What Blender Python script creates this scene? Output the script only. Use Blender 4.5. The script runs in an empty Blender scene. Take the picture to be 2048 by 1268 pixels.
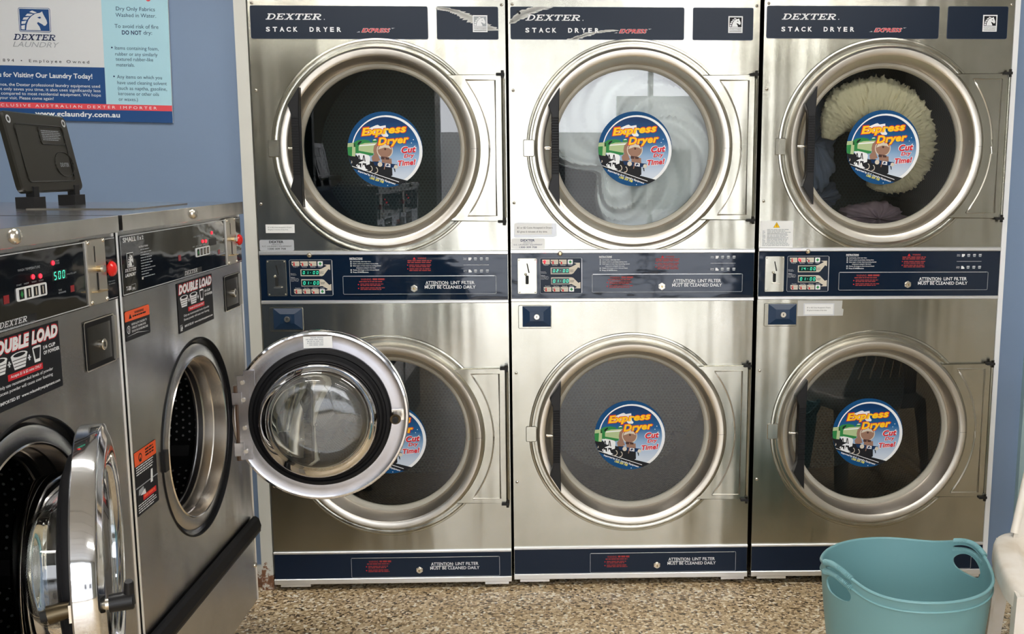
import bpy, bmesh, math, random
from math import sin, cos, pi, radians, atan2, sqrt
from mathutils import Vector, Matrix, noise

SC = bpy.context.scene
COL = SC.collection
random.seed(7)

# ------------------------------------------------------------------ camera
cam_d = bpy.data.cameras.new('camera')
cam = bpy.data.objects.new('camera', cam_d); COL.objects.link(cam)
SC.camera = cam
F_PX, CX_PX = 2008.98, 1179.01
PITCH, YAW = .1481, .0315
cam.location = (.9626, -3.2736, 1.4215)
cam_d.sensor_fit = 'HORIZONTAL'; cam_d.sensor_width = 36.0
cam_d.lens = F_PX/2048*36.0
cam_d.shift_x = -(CX_PX-1024)/2048
cam_d.clip_start = .05
cam.rotation_euler = (pi/2-PITCH, 0, -YAW)

# ------------------------------------------------------------------ world / light / exposure
w = bpy.data.worlds.new('sky'); SC.world = w; w.use_nodes = True
wn = w.node_tree.nodes; wl = w.node_tree.links
bg = wn['Background']
bg.inputs['Color'].default_value = (.93, .95, 1.0, 1)
bg.inputs['Strength'].default_value = 5.2
SC.view_settings.view_transform = 'Standard'
SC.view_settings.look = 'None'
SC.view_settings.gamma = 1
SC.view_settings.use_curve_mapping = False
SC.view_settings.exposure = 0.60

WIN_X0, WIN_X1, WIN_Z0, WIN_Z1, WIN_Y = -.15, 2.75, .06, 2.55, -6.5
pd = bpy.data.lights.new('shopfront_daylight_portal', 'AREA')
pd.shape = 'RECTANGLE'; pd.size = WIN_X1-WIN_X0; pd.size_y = WIN_Z1-WIN_Z0
pd.cycles.is_portal = True
po = bpy.data.objects.new('shopfront_daylight_portal', pd); COL.objects.link(po)
po.location = ((WIN_X0+WIN_X1)/2, WIN_Y-.02, (WIN_Z0+WIN_Z1)/2)
po.rotation_euler = (pi/2, 0, 0)
po.rotation_euler = (-pi/2, 0, 0)   # faces into the room (+Y)

TUBE_STRENGTH = 30.0

# ------------------------------------------------------------------ material helpers
def new_mat(name):
    m = bpy.data.materials.new(name); m.use_nodes = True
    nt = m.node_tree
    return m, nt, nt.nodes['Principled BSDF']
def N(nt, t, **kw):
    n = nt.nodes.new(t)
    for k, v in kw.items(): setattr(n, k, v)
    return n
def L(nt, a, b): nt.links.new(a, b)
def plain(name, c, rough=.5, metal=0., coat=0., emit=None, spec=None):
    m, nt, b = new_mat(name)
    b.inputs['Base Color'].default_value = (*c, 1)
    b.inputs['Roughness'].default_value = rough
    b.inputs['Metallic'].default_value = metal
    b.inputs['Coat Weight'].default_value = coat
    if spec is not None: b.inputs['Specular IOR Level'].default_value = spec
    if emit:
        b.inputs['Emission Color'].default_value = (*c, 1)
        b.inputs['Emission Strength'].default_value = emit
    return m
def noise_tex(nt, scale, detail=3, vec=None, rough=.5, mapping=None):
    t = N(nt, 'ShaderNodeTexNoise'); t.inputs['Scale'].default_value = scale
    t.inputs['Detail'].default_value = detail; t.inputs['Roughness'].default_value = rough
    tc = N(nt, 'ShaderNodeTexCoord')
    src = tc.outputs['Object']
    if mapping:
        mp = N(nt, 'ShaderNodeMapping'); mp.inputs['Scale'].default_value = mapping
        L(nt, src, mp.inputs['Vector']); src = mp.outputs['Vector']
    L(nt, src, t.inputs['Vector'])
    return t
def ramp(nt, fac, stops, interp='LINEAR'):
    r = N(nt, 'ShaderNodeValToRGB'); r.color_ramp.interpolation = interp
    e = r.color_ramp.elements
    while len(e) < len(stops): e.new(.5)
    for k, (p, c) in enumerate(stops):
        e[k].position = p; e[k].color = (*c, 1) if len(c) == 3 else c
    L(nt, fac, r.inputs['Fac'])
    return r
def metal_mat(name, c1, c2, r0=.2, r1=.36, wave=.25, brush=.05, blot=3.0, wscale=(3.0, 3.0, 1.2), grain=0.0):
    """sheet steel: blotchy tone, brushed grain, slightly buckled sheet"""
    m, nt, b = new_mat(name)
    n1 = noise_tex(nt, blot, 6, rough=.65)
    r = ramp(nt, n1.outputs['Fac'], [(.3, c1), (.7, c2)])
    L(nt, r.outputs['Color'], b.inputs['Base Color'])
    b.inputs['Metallic'].default_value = 1
    n2 = noise_tex(nt, 3, 2, rough=.5)
    mr = N(nt, 'ShaderNodeMapRange'); mr.inputs['To Min'].default_value = r0; mr.inputs['To Max'].default_value = r1
    L(nt, n2.outputs['Fac'], mr.inputs['Value']); L(nt, mr.outputs['Result'], b.inputs['Roughness'])
    n3 = noise_tex(nt, 1.0, 1.5, mapping=wscale)
    b1 = N(nt, 'ShaderNodeBump'); b1.inputs['Strength'].default_value = wave; b1.inputs['Distance'].default_value = .05
    L(nt, n3.outputs['Fac'], b1.inputs['Height'])
    n4 = noise_tex(nt, 1.0, 1, mapping=(16, 16, 1.1))
    b2 = N(nt, 'ShaderNodeBump'); b2.inputs['Strength'].default_value = brush; b2.inputs['Distance'].default_value = .02
    L(nt, n4.outputs['Fac'], b2.inputs['Height']); L(nt, b1.outputs['Normal'], b2.inputs['Normal'])
    src = b2.outputs['Normal']
    if grain:   # fine horizontal brush lines tip the microfacets up and down
        geo = N(nt, 'ShaderNodeNewGeometry'); sc = N(nt, 'ShaderNodeVectorMath', operation='SCALE'); sc.inputs['Scale'].default_value = 3000
        L(nt, geo.outputs['Position'], sc.inputs[0])
        w1_ = N(nt, 'ShaderNodeTexWhiteNoise'); L(nt, sc.outputs[0], w1_.inputs['Vector'])
        sp_ = N(nt, 'ShaderNodeSeparateColor'); L(nt, w1_.outputs['Color'], sp_.inputs['Color'])
        a1 = N(nt, 'ShaderNodeMath', operation='ADD'); L(nt, sp_.outputs[0], a1.inputs[0]); L(nt, sp_.outputs[1], a1.inputs[1])
        a2 = N(nt, 'ShaderNodeMath', operation='SUBTRACT'); L(nt, a1.outputs[0], a2.inputs[0]); a2.inputs[1].default_value = 1.0
        a3 = N(nt, 'ShaderNodeMath', operation='MULTIPLY'); L(nt, a2.outputs[0], a3.inputs[0]); a3.inputs[1].default_value = grain
        cz = N(nt, 'ShaderNodeCombineXYZ'); L(nt, a3.outputs[0], cz.inputs['Z'])
        va = N(nt, 'ShaderNodeVectorMath', operation='ADD'); L(nt, src, va.inputs[0]); L(nt, cz.outputs[0], va.inputs[1])
        vn = N(nt, 'ShaderNodeVectorMath', operation='NORMALIZE'); L(nt, va.outputs[0], vn.inputs[0]); src = vn.outputs[0]
    L(nt, src, b.inputs['Normal'])
    return m
def gloss_panel(name, c, rough, wave, wscale=(5, 5, 14), detail=2, spec=.5):
    m, nt, b = new_mat(name); b.inputs['Specular IOR Level'].default_value = spec
    b.inputs['Base Color'].default_value = (*c, 1); b.inputs['Roughness'].default_value = rough
    n3 = noise_tex(nt, 1.0, detail, mapping=wscale)
    b1 = N(nt, 'ShaderNodeBump'); b1.inputs['Strength'].default_value = wave; b1.inputs['Distance'].default_value = .02
    L(nt, n3.outputs['Fac'], b1.inputs['Height']); L(nt, b1.outputs['Normal'], b.inputs['Normal'])
    return m
def thin_glass(name, tint, rough=.0, ior=1.78):   # both faces of the pane reflect
    m, nt, b = new_mat(name)
    out = [n for n in nt.nodes if n.type == 'OUTPUT_MATERIAL'][0]
    nt.nodes.remove(b)
    tr = N(nt, 'ShaderNodeBsdfTransparent'); tr.inputs['Color'].default_value = (*tint, 1)
    gl = N(nt, 'ShaderNodeBsdfGlossy'); gl.inputs['Roughness'].default_value = rough
    fr = N(nt, 'ShaderNodeFresnel'); fr.inputs['IOR'].default_value = ior
    mx = N(nt, 'ShaderNodeMixShader')
    L(nt, fr.outputs['Fac'], mx.inputs['Fac']); L(nt, tr.outputs['BSDF'], mx.inputs[1]); L(nt, gl.outputs['BSDF'], mx.inputs[2])
    L(nt, mx.outputs['Shader'], out.inputs['Surface'])
    return m
def dot_metal(name, base, dot, sp, rad, disc=False, rough=.35, dotmetal=1.0):
    """perforated drum sheet: staggered round dots (holes or dimples) over metal"""
    m, nt, b = new_mat(name)
    tc = N(nt, 'ShaderNodeTexCoord'); sx = N(nt, 'ShaderNodeSeparateXYZ'); L(nt, tc.outputs['Object'], sx.inputs['Vector'])
    def M(op, a, c=None):
        n = N(nt, 'ShaderNodeMath', operation=op)
        for k, v in enumerate((a, c)):
            if v is None: continue
            if isinstance(v, (int, float)): n.inputs[k].default_value = v
            else: L(nt, v, n.inputs[k])
        return n.outputs[0]
    if disc: u, v = sx.outputs['X'], sx.outputs['Z']
    else:
        u = M('MULTIPLY', M('ARCTAN2', sx.outputs['Z'], sx.outputs['X']), .25); v = sx.outputs['Y']
    vr = M('DIVIDE', v, sp*.8); row = M('FLOOR', vr)
    off = M('MULTIPLY', M('MODULO', row, 2.0), .5)
    fu = M('SUBTRACT', M('FRACT', M('ADD', M('DIVIDE', u, sp), off)), .5)
    fv = M('MULTIPLY', M('SUBTRACT', M('FRACT', vr), .5), .8)
    d = M('SQRT', M('ADD', M('MULTIPLY', fu, fu), M('MULTIPLY', fv, fv)))
    k = M('LESS_THAN', d, rad)
    mx = N(nt, 'ShaderNodeMix', data_type='RGBA'); L(nt, k, mx.inputs['Factor'])
    mx.inputs['A'].default_value = (*base, 1); mx.inputs['B'].default_value = (*dot, 1)
    L(nt, mx.outputs['Result'], b.inputs['Base Color'])
    b.inputs['Metallic'].default_value = dotmetal; b.inputs['Roughness'].default_value = rough
    return m

MT = {}
MT['steel'] = metal_mat('dryer_steel', (.40, .395, .33), (.52, .51, .455), .13, .22, .36, .10, grain=.20)
MT['steel_warm'] = metal_mat('door_flange_steel', (.66, .60, .52), (.74, .69, .61), .3, .42, .05)
MT['ring'] = metal_mat('ring_steel', (.62, .58, .51), (.72, .69, .62), .30, .40, .04)
MT['wsteel'] = metal_mat('washer_steel', (.37, .375, .39), (.53, .53, .54), .18, .28, .22, .08, blot=4, grain=.16)
MT['wtop'] = metal_mat('washer_top_steel', (.52, .50, .49), (.66, .65, .64), .14, .24, .05)
MT['chrome'] = plain('chrome', (.78, .79, .82), .07, 1)
MT['wrim'] = metal_mat('washer_rim_steel', (.30, .29, .30), (.46, .46, .48), .18, .28, .06)
MT['collar'] = metal_mat('collar_steel', (.72, .66, .58), (.84, .80, .74), .15, .25, .06)
MT['alu'] = plain('aluminium_trim', (.80, .81, .82), .35, .8)
MT['bolt'] = plain('bolt_metal', (.72, .68, .60), .25, 1)
MT['brass'] = plain('brass_ledge', (.70, .55, .32), .3, 1)
MT['bronze'] = plain('dark_bronze', (.10, .08, .05), .35, 1)
MT['navy'] = gloss_panel('navy_panel', (.004, .012, .030), .36, .02, spec=.28)
MT['navy_gloss'] = gloss_panel('navy_gloss_film', (.004, .012, .030), .06, .16, (4, 4, 9), 3)
MT['navy_lit'] = plain('navy_plastic', (.008, .030, .075), .35)
MT['black_gloss'] = gloss_panel('black_gloss_film', (.006, .007, .008), .05, .10, (4, 4, 8), 3)
MT['black'] = plain('black_plastic', (.009, .009, .010), .4, spec=.3)
MT['blackdull'] = plain('black_rubber', (.006, .006, .007), .6, spec=.22)
MT['olive'] = plain('smoked_black_plastic', (.010, .009, .006), .35, spec=.35)
MT['dark'] = plain('dark_void', (.01, .01, .01), .8)
MT['white'] = plain('white_print', (.80, .82, .84), .5)
MT['grey'] = plain('grey_print', (.34, .37, .40), .5)
MT['palegrey'] = plain('bare_grey_plate', (.50, .50, .47), .4, .4)
MT['red'] = plain('red_print', (.62, .02, .03), .45)
MT['dred'] = plain('dark_red_print', (.30, .022, .022), .5)
MT['redknob'] = plain('red_button', (.75, .015, .012), .22)
MT['orange'] = plain('orange_print', (.86, .10, .015), .4)
MT['yellow'] = plain('yellow_print', (.92, .55, .015), .45)
MT['pyellow'] = plain('pale_yellow_print', (.80, .75, .12), .5)
MT['blk'] = plain('black_print', (.012, .013, .016), .5)
MT['ink'] = plain('navy_ink', (.012, .030, .110), .5)
MT['pblue'] = plain('poster_blue', (.010, .065, .22), .4)
MT['plight'] = plain('poster_light_blue', (.40, .66, .76), .45)
MT['pwhite'] = plain('poster_white', (.66, .68, .70), .45)
MT['pink'] = plain('poster_red', (.75, .07, .09), .45)
MT['paper'] = plain('white_paper', (.78, .79, .78), .6)
MT['silver_label'] = plain('silver_label', (.58, .60, .63), .35, .3)
MT['cream'] = plain('cream_print', (.62, .56, .46), .5)
MT['green'] = plain('green_print', (.02, .25, .06), .5)
MT['s_sky'] = None
MT['s_blue'] = plain('sticker_blue', (.004, .065, .19), .5)
MT['s_navy'] = plain('sticker_navy', (.006, .028, .09), .4)
MT['s_lgreen'] = plain('sticker_boiler_green', (.42, .52, .28), .45)
MT['s_green'] = plain('sticker_green', (.03, .22, .06), .45)
MT['s_dgreen'] = plain('sticker_dark_green', (.015, .07, .02), .45)
MT['s_brown'] = plain('sticker_brown', (.30, .17, .12), .45)
MT['s_dbrown'] = plain('sticker_dark_brown', (.07, .035, .03), .45)
MT['led'] = plain('red_led', (1, .015, .03), .4, emit=2.2)
MT['led_dim'] = plain('red_window', (.20, .008, .012), .3, emit=.15)
MT['digit'] = plain('green_digits', (.06, .80, .50), .4, emit=.75)
MT['disp'] = plain('display_window', (.004, .030, .026), .15)
MT['gasket'] = plain('grey_gasket', (.40, .38, .32), .55)
MT['glass'] = thin_glass('smoked_door_glass', (.93, .975, .975))
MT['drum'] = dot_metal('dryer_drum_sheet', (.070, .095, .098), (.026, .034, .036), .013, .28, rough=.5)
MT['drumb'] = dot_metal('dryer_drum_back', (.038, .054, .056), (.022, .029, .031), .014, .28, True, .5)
MT['wdrum'] = dot_metal('washer_drum_sheet', (.055, .056, .058), (.85, .86, .88), .0185, .15, rough=.35)
MT['wdrumb'] = dot_metal('washer_drum_back', (.05, .05, .052), (.80, .80, .82), .0185, .14, True, .35)
MT['tubdark'] = plain('tub_dark', (.02, .02, .022), .4, .5)
MT['hosebrown'] = plain('brown_seal', (.10, .055, .03), .35)

# sticker sky: printed gradient along the sticker's own height
m, nt, b = new_mat('sticker_sky_print'); b.inputs['Roughness'].default_value = .35
tc = N(nt, 'ShaderNodeTexCoord'); sx = N(nt, 'ShaderNodeSeparateXYZ'); L(nt, tc.outputs['Object'], sx.inputs['Vector'])
mr = N(nt, 'ShaderNodeMapRange'); mr.inputs['From Min'].default_value = -.1; mr.inputs['From Max'].default_value = .1
L(nt, sx.outputs['Z'], mr.inputs['Value'])
r = ramp(nt, mr.outputs['Result'], [(.08, (.55, .62, .72)), (.40, (.24, .38, .58)), (.62, (.015, .11, .29)), (.95, (.003, .032, .115))])
L(nt, r.outputs['Color'], b.inputs['Base Color']); MT['s_sky'] = m
for k_ in ('s_sky', 's_blue', 's_navy', 's_lgreen', 's_green', 's_dgreen', 's_brown', 's_dbrown', 'blk', 'yellow', 'red'):
    MT[k_].node_tree.nodes['Principled BSDF'].inputs['Specular IOR Level'].default_value = .15

# painted wall
def paint(name, c, var=.06):
    m, nt, b = new_mat(name)
    n = noise_tex(nt, 1.3, 4)
    a = tuple(x*(1-var) for x in c); d = tuple(min(1, x*(1+var)) for x in c)
    r = ramp(nt, n.outputs['Fac'], [(.3, a), (.7, d)]); L(nt, r.outputs['Color'], b.inputs['Base Color'])
    b.inputs['Roughness'].default_value = .55
    n2 = noise_tex(nt, 160, 2); bp = N(nt, 'ShaderNodeBump'); bp.inputs['Strength'].default_value = .06; bp.inputs['Distance'].default_value = .002
    L(nt, n2.outputs['Fac'], bp.inputs['Height']); L(nt, bp.outputs['Normal'], b.inputs['Normal'])
    return m
MT['wall'] = paint('blue_wall_paint', (.185, .26, .39))
MT['wall_dim'] = paint('grey_wall_paint', (.29, .30, .265))
MT['wall_pale'] = paint('pale_wall_paint', (.42, .42, .40))
MT['teal'] = paint('pale_teal_paint', (.30, .42, .44))
MT['ceil'] = paint('ceiling_paint', (.55, .55, .53))
# white trim with rust near the floor
m, nt, b = new_mat('white_trim_paint_rusted'); b.inputs['Roughness'].default_value = .45
n1 = noise_tex(nt, 22, 5, rough=.7); tc = N(nt, 'ShaderNodeTexCoord'); sx = N(nt, 'ShaderNodeSeparateXYZ'); L(nt, tc.outputs['Object'], sx.inputs['Vector'])
mr = N(nt, 'ShaderNodeMapRange'); mr.inputs['From Min'].default_value = .17; mr.inputs['From Max'].default_value = .03
mr.inputs['To Min'].default_value = -.22; mr.inputs['To Max'].default_value = .16
L(nt, sx.outputs['Z'], mr.inputs['Value'])
ad = N(nt, 'ShaderNodeMath', operation='ADD'); L(nt, n1.outputs['Fac'], ad.inputs[0]); L(nt, mr.outputs['Result'], ad.inputs[1])
r = ramp(nt, ad.outputs[0], [(.56, (.62, .62, .57)), (.62, (.22, .10, .05)), (.75, (.12, .06, .035))]); L(nt, r.outputs['Color'], b.inputs['Base Color'])
MT['trim'] = m
# speckled pebble floor
m, nt, b = new_mat('speckled_stone_floor')
tc = N(nt, 'ShaderNodeTexCoord')
vo = N(nt, 'ShaderNodeTexVoronoi'); vo.inputs['Scale'].default_value = 125; vo.inputs['Randomness'].default_value = 1
L(nt, tc.outputs['Object'], vo.inputs['Vector'])
sp = N(nt, 'ShaderNodeSeparateColor'); L(nt, vo.outputs['Color'], sp.inputs['Color'])
r = ramp(nt, sp.outputs['Red'], [(0, (.09, .058, .028)), (.11, (.27, .18, .09)), (.28, (.50, .36, .195)), (.56, (.66, .51, .31)), (.82, (.86, .75, .56)), (.94, (.95, .90, .78))], 'CONSTANT')
n1 = noise_tex(nt, 2.2, 4)
mx = N(nt, 'ShaderNodeMix', data_type='RGBA', blend_type='MULTIPLY'); mx.inputs['Factor'].default_value = .3
r2 = ramp(nt, n1.outputs['Fac'], [(.3, (.62, .58, .52)), (.7, (1, 1, 1))])
L(nt, r.outputs['Color'], mx.inputs['A']); L(nt, r2.outputs['Color'], mx.inputs['B']); L(nt, mx.outputs['Result'], b.inputs['Base Color'])
b.inputs['Roughness'].default_value = .34
bp = N(nt, 'ShaderNodeBump'); bp.inputs['Strength'].default_value = .25; bp.inputs['Distance'].default_value = .002
L(nt, vo.outputs['Distance'], bp.inputs['Height']); L(nt, bp.outputs['Normal'], b.inputs['Normal'])
MT['floor'] = m
MT['concrete'] = paint('plinth_concrete', (.22, .21, .19), .2)
MT['facade'] = paint('street_facade_paint', (.36, .35, .33), .1)
MT['pave'] = paint('street_paving', (.42, .43, .45), .1)
MT['basket'] = plain('teal_soft_plastic', (.18, .365, .39), .42)
m, nt, b = new_mat('aged_white_plastic'); b.inputs['Roughness'].default_value = .38
n1 = noise_tex(nt, 9, 4, rough=.55)
r = ramp(nt, n1.outputs['Fac'], [(.30, (.60, .53, .43)), (.50, (.73, .68, .60)), (.75, (.79, .76, .71))]); L(nt, r.outputs['Color'], b.inputs['Base Color'])
MT['chair'] = m
MT['cloth_w'] = plain('white_sheet_cloth', (.90, .92, .90), .9)
MT['cloth_c'] = plain('cream_pile_cloth', (.66, .58, .38), .95)
MT['cloth_b'] = plain('blue_grey_cloth', (.16, .19, .26), .95)
MT['cloth_p'] = plain('mauve_cloth', (.28, .20, .23), .95)
# clear bowl glass (refracting)
m, nt, b = new_mat('clear_bowl_glass')
b.inputs['Base Color'].default_value = (.95, .97, .96, 1); b.inputs['Roughness'].default_value = 0.0
b.inputs['Transmission Weight'].default_value = 1; b.inputs['IOR'].default_value = 1.45
MT['bowl'] = m
MT['tube'] = plain('lamp_diffuser', (1, .97, .92), .5, emit=TUBE_STRENGTH)

# ------------------------------------------------------------------ mesh builder.  Frontal frame: x right, z up, -y out of the face
def rr(x0, z0, x1, z1, r, n=4):
    if x0 > x1: x0, x1 = x1, x0
    if z0 > z1: z0, z1 = z1, z0
    P = []
    for (cx, cz, a0) in ((x1-r, z1-r, 0), (x0+r, z1-r, pi/2), (x0+r, z0+r, pi), (x1-r, z0+r, 3*pi/2)):
        for k in range(n+1):
            a = a0+k*pi/2/n; P.append((cx+r*cos(a), cz+r*sin(a)))
    return P
def circ(cx, cz, r, n=48): return [(cx+r*cos(2*pi*k/n), cz+r*sin(2*pi*k/n)) for k in range(n)]
def clip_circle(poly, cx, cz, r, n=72):
    C = circ(cx, cz, r, n); out = poly
    for k in range(n):
        a, b2 = C[k], C[(k+1) % n]
        def inside(p): return (b2[0]-a[0])*(p[1]-a[1])-(b2[1]-a[1])*(p[0]-a[0]) >= -1e-12
        inp, out = out, []
        for i in range(len(inp)):
            p, q = inp[i-1], inp[i]
            ip, iq = inside(p), inside(q)
            if ip != iq:
                d1 = (b2[0]-a[0])*(p[1]-a[1])-(b2[1]-a[1])*(p[0]-a[0]); d2 = (b2[0]-a[0])*(q[1]-a[1])-(b2[1]-a[1])*(q[0]-a[0])
                t = d1/(d1-d2); out.append((p[0]+t*(q[0]-p[0]), p[1]+t*(q[1]-p[1])))
            if iq: out.append(q)
        if not out: return []
    return out

_TXT = {}
def text_mesh(s, bold, shear):
    key = (s, bold, shear)
    if key not in _TXT:
        cu = bpy.data.curves.new('t', 'FONT'); cu.body = s; cu.size = 1; cu.offset = bold; cu.shear = shear
        if bold > .025: cu.space_character = 1+bold*1.5
        cu.resolution_u = 3; cu.fill_mode = 'FRONT'
        ob = bpy.data.objects.new('t', cu); COL.objects.link(ob)
        dg = bpy.context.evaluated_depsgraph_get(); dg.update()
        me = bpy.data.meshes.new_from_object(ob.evaluated_get(dg))
        V = [(v.co.x, v.co.y) for v in me.vertices]; Fc = [tuple(p.vertices) for p in me.polygons]
        bpy.data.objects.remove(ob); bpy.data.curves.remove(cu); bpy.data.meshes.remove(me)
        xs = [v[0] for v in V]; zs = [v[1] for v in V]
        _TXT[key] = (V, Fc, (min(xs), min(zs), max(xs), max(zs)))
    return _TXT[key]

class MB:
    def __init__(s): s.v = []; s.f = []; s.mi = []; s.mats = []
    def m(s, mat):
        mat = MT[mat] if isinstance(mat, str) else mat
        if mat not in s.mats: s.mats.append(mat)
        return s.mats.index(mat)
    def add(s, V, Fc, mat):
        o = len(s.v); s.v += [tuple(p) for p in V]; k = s.m(mat)
        for f in Fc: s.f.append(tuple(i+o for i in f)); s.mi.append(k)
    def box(s, x0, y0, z0, x1, y1, z1, mat):
        V = [(x, y, z) for x in (x0, x1) for y in (y0, y1) for z in (z0, z1)]
        s.add(V, [(0, 1, 3, 2), (4, 6, 7, 5), (0, 4, 5, 1), (2, 3, 7, 6), (0, 2, 6, 4), (1, 5, 7, 3)], mat)
    def flat(s, poly, y, mat):
        if len(poly) > 2: s.add([(x, y, z) for x, z in poly], [tuple(range(len(poly)))], mat)
    def plate(s, poly, y0, y1, mat, bevel=0.):
        """front face at y0 (outermost), back at y1; optional chamfer"""
        n = len(poly); loops = []
        if bevel:
            cx = sum(p[0] for p in poly)/n; cz = sum(p[1] for p in poly)/n
            ins = []
            for i in range(n):
                p0, p, p1 = Vector(poly[i-1]), Vector(poly[i]), Vector(poly[(i+1) % n])
                t = (p1-p0)
                if t.length < 1e-9: t = Vector((1, 0))
                nn = Vector((-t.y, t.x)).normalized()
                ar = sum(poly[k-1][0]*poly[k][1]-poly[k][0]*poly[k-1][1] for k in range(n))
                if ar < 0: nn = -nn
                q = p+nn*bevel; ins.append((q.x, q.y))
            loops = [(ins, y0), (poly, y0+bevel), (poly, y1)]
        else: loops = [(poly, y0), (poly, y1)]
        V = [(x, y, z) for lp, y in loops for x, z in lp]
        Fc = [tuple(range(n)), tuple(range(n*(len(loops)-1), n*len(loops)))[::-1]]
        for l in range(len(loops)-1):
            for i in range(n):
                j = (i+1) % n; Fc.append((l*n+i, (l+1)*n+i, (l+1)*n+j, l*n+j))
        s.add(V, Fc, mat)
    def ring2(s, outer, inner, y, mat):
        n = len(outer); V = [(x, y, z) for x, z in outer]+[(x, y, z) for x, z in inner]
        s.add(V, [(i, (i+1) % n, n+(i+1) % n, n+i) for i in range(n)], mat)
    def border(s, x0, z0, x1, z1, r, wd, y, mat):
        s.ring2(rr(x0, z0, x1, z1, r), rr(x0+wd, z0+wd, x1-wd, z1-wd, max(r-wd, .0005)), y, mat)
    def lathe(s, prof, cx, cz, mat, n=96, y0=0., a0=0., a1=2*pi):
        full = abs(a1-a0-2*pi) < 1e-6; k = n if full else n+1
        V = []; Fc = []
        for (r, y) in prof:
            for i in range(k):
                a = a0+(a1-a0)*i/n; V.append((cx+r*cos(a), y0+y, cz+r*sin(a)))
        for j in range(len(prof)-1):
            for i in range(n):
                q = (i+1) % k; Fc.append((j*k+i, j*k+q, (j+1)*k+q, (j+1)*k+i))
        s.add(V, Fc, mat)
    def dome(s, cx, cz, r, h, y, mat, n=20):
        s.lathe([(r, 0), (r*.96, -h*.35), (r*.75, -h*.75), (r*.4, -h*.95), (.0001, -h)], cx, cz, mat, n, y)
    def cyl(s, cx, cz, r, y0, y1, mat, n=24):
        s.lathe([(.0001, y0), (r*.9, y0), (r, y0+.1*r), (r, y1), (.0001, y1)], cx, cz, mat, n)
    def tube(s, path, r, mat, n=8, closed=False, flat=1.0):
        P = [Vector(p) for p in path]; V = []; k = len(P)
        up = Vector((0, 0, 1))
        for i, p in enumerate(P):
            a = P[i-1] if (i or closed) else p; c = P[(i+1) % k] if (i < k-1 or closed) else p
            t = (c-a).normalized()
            u = t.cross(up)
            if u.length < 1e-3: u = t.cross(Vector((0, 1, 0)))
            u.normalize(); v = u.cross(t)
            rad = r[i] if isinstance(r, (list, tuple)) else r
            for j in range(n):
                an = 2*pi*j/n; V.append(p+u*(rad*cos(an))+v*(rad*sin(an)*flat))
        Fc = []
        for i in range(k if closed else k-1):
            q = (i+1) % k
            for j in range(n): Fc.append((i*n+j, i*n+(j+1) % n, q*n+(j+1) % n, q*n+j))
        if not closed: Fc += [tuple(range(n))[::-1], tuple(range((k-1)*n, k*n))]
        s.add(V, Fc, mat)
    def text(s, t, x0, z0, x1, z1, y, mat, bold=.0, shear=0., rot=0.):
        V, Fc, (a, b, c, d) = text_mesh(t, bold, shear)
        if z0 > z1: z0, z1 = z1, z0
        sx = (x1-x0)/(c-a); sz = (z1-z0)/(d-b); mx, mz = (x0+x1)/2, (z0+z1)/2
        cr, sr = cos(rot), sin(rot); O = []
        for (u, v) in V:
            px = (u-(a+c)/2)*sx; pz = (v-(b+d)/2)*sz
            O.append((mx+px*cr-pz*sr, y, mz+px*sr+pz*cr))
        s.add(O, Fc, mat)
    def textl(s, t, x, z, h, y, mat, bold=0., shear=0., sx=1., align='L', rot=0.):
        """h = height of a capital letter (0.729 of the font size), x the left edge (or centre/right), z the baseline"""
        V, Fc, (a, b, c, d) = text_mesh(t, bold, shear)
        k = h/.729
        o = {'L': a, 'C': (a+c)/2, 'R': c}[align]
        cr, sr = cos(rot), sin(rot)
        s.add([(x+(u-o)*k*sx*cr-v*k*sr, y, z+(u-o)*k*sx*sr+v*k*cr) for u, v in V], Fc, mat)
    def greek(s, x0, z0, x1, z1, lines, y, mat, seed=1, fill=.5, ragged=.25):
        R = random.Random(seed); dz = (z1-z0)/lines
        for i in range(lines):
            x = x0; xe = x1-(x1-x0)*ragged*R.random(); zt = z1-i*dz
            while x < xe:
                wd = dz*R.uniform(1.0, 3.4)
                s.flat([(x, zt-dz*fill), (min(x+wd, xe), zt-dz*fill), (min(x+wd, xe), zt), (x, zt)], y, mat)
                x += wd+dz*.35
    def textw(s, t, x0, x1, z, h, y, mat, bold=0., shear=0.):
        """fit the width; h is the capital height, z the baseline"""
        V, Fc, (a, b, c, d) = text_mesh(t, bold, shear); k = h/.729; q = (x1-x0)/(c-a)
        s.add([(x0+(u-a)*q, y, z+v*k) for u, v in V], Fc, mat)
    def mesh(s, name, smooth=34):
        me = bpy.data.meshes.new(name); me.from_pydata(s.v, [], s.f)
        for mt in s.mats: me.materials.append(mt)
        me.polygons.foreach_set('material_index', s.mi)
        if smooth:
            me.polygons.foreach_set('use_smooth', [True]*len(s.f))
            me.update(); me.set_sharp_from_angle(angle=radians(smooth))
        me.update(); return me
    def obj(s, name, parent=None, loc=(0, 0, 0), rot=(0, 0, 0), smooth=34):
        return mk(name, s.mesh(name, smooth), parent, loc, rot)
def mk(name, me, parent=None, loc=(0, 0, 0), rot=(0, 0, 0)):
    o = bpy.data.objects.new(name, me); COL.objects.link(o); o.parent = parent
    o.location = loc; o.rotation_euler = rot; return o
def thing(name, label, cat, loc=(0, 0, 0), rotz=0., group=None):
    o = bpy.data.objects.new(name, None); COL.objects.link(o); o.empty_display_size = .1
    o.location = loc; o.rotation_euler = (0, 0, rotz); return tag(o, label, cat, group)
def tag(o, label, cat, group=None):
    o['label'] = label; o['category'] = cat
    if group: o['group'] = group
    return o
def struct(o, label=None):
    o['kind'] = 'structure'
    if label: o['label'] = label
    return o

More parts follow.
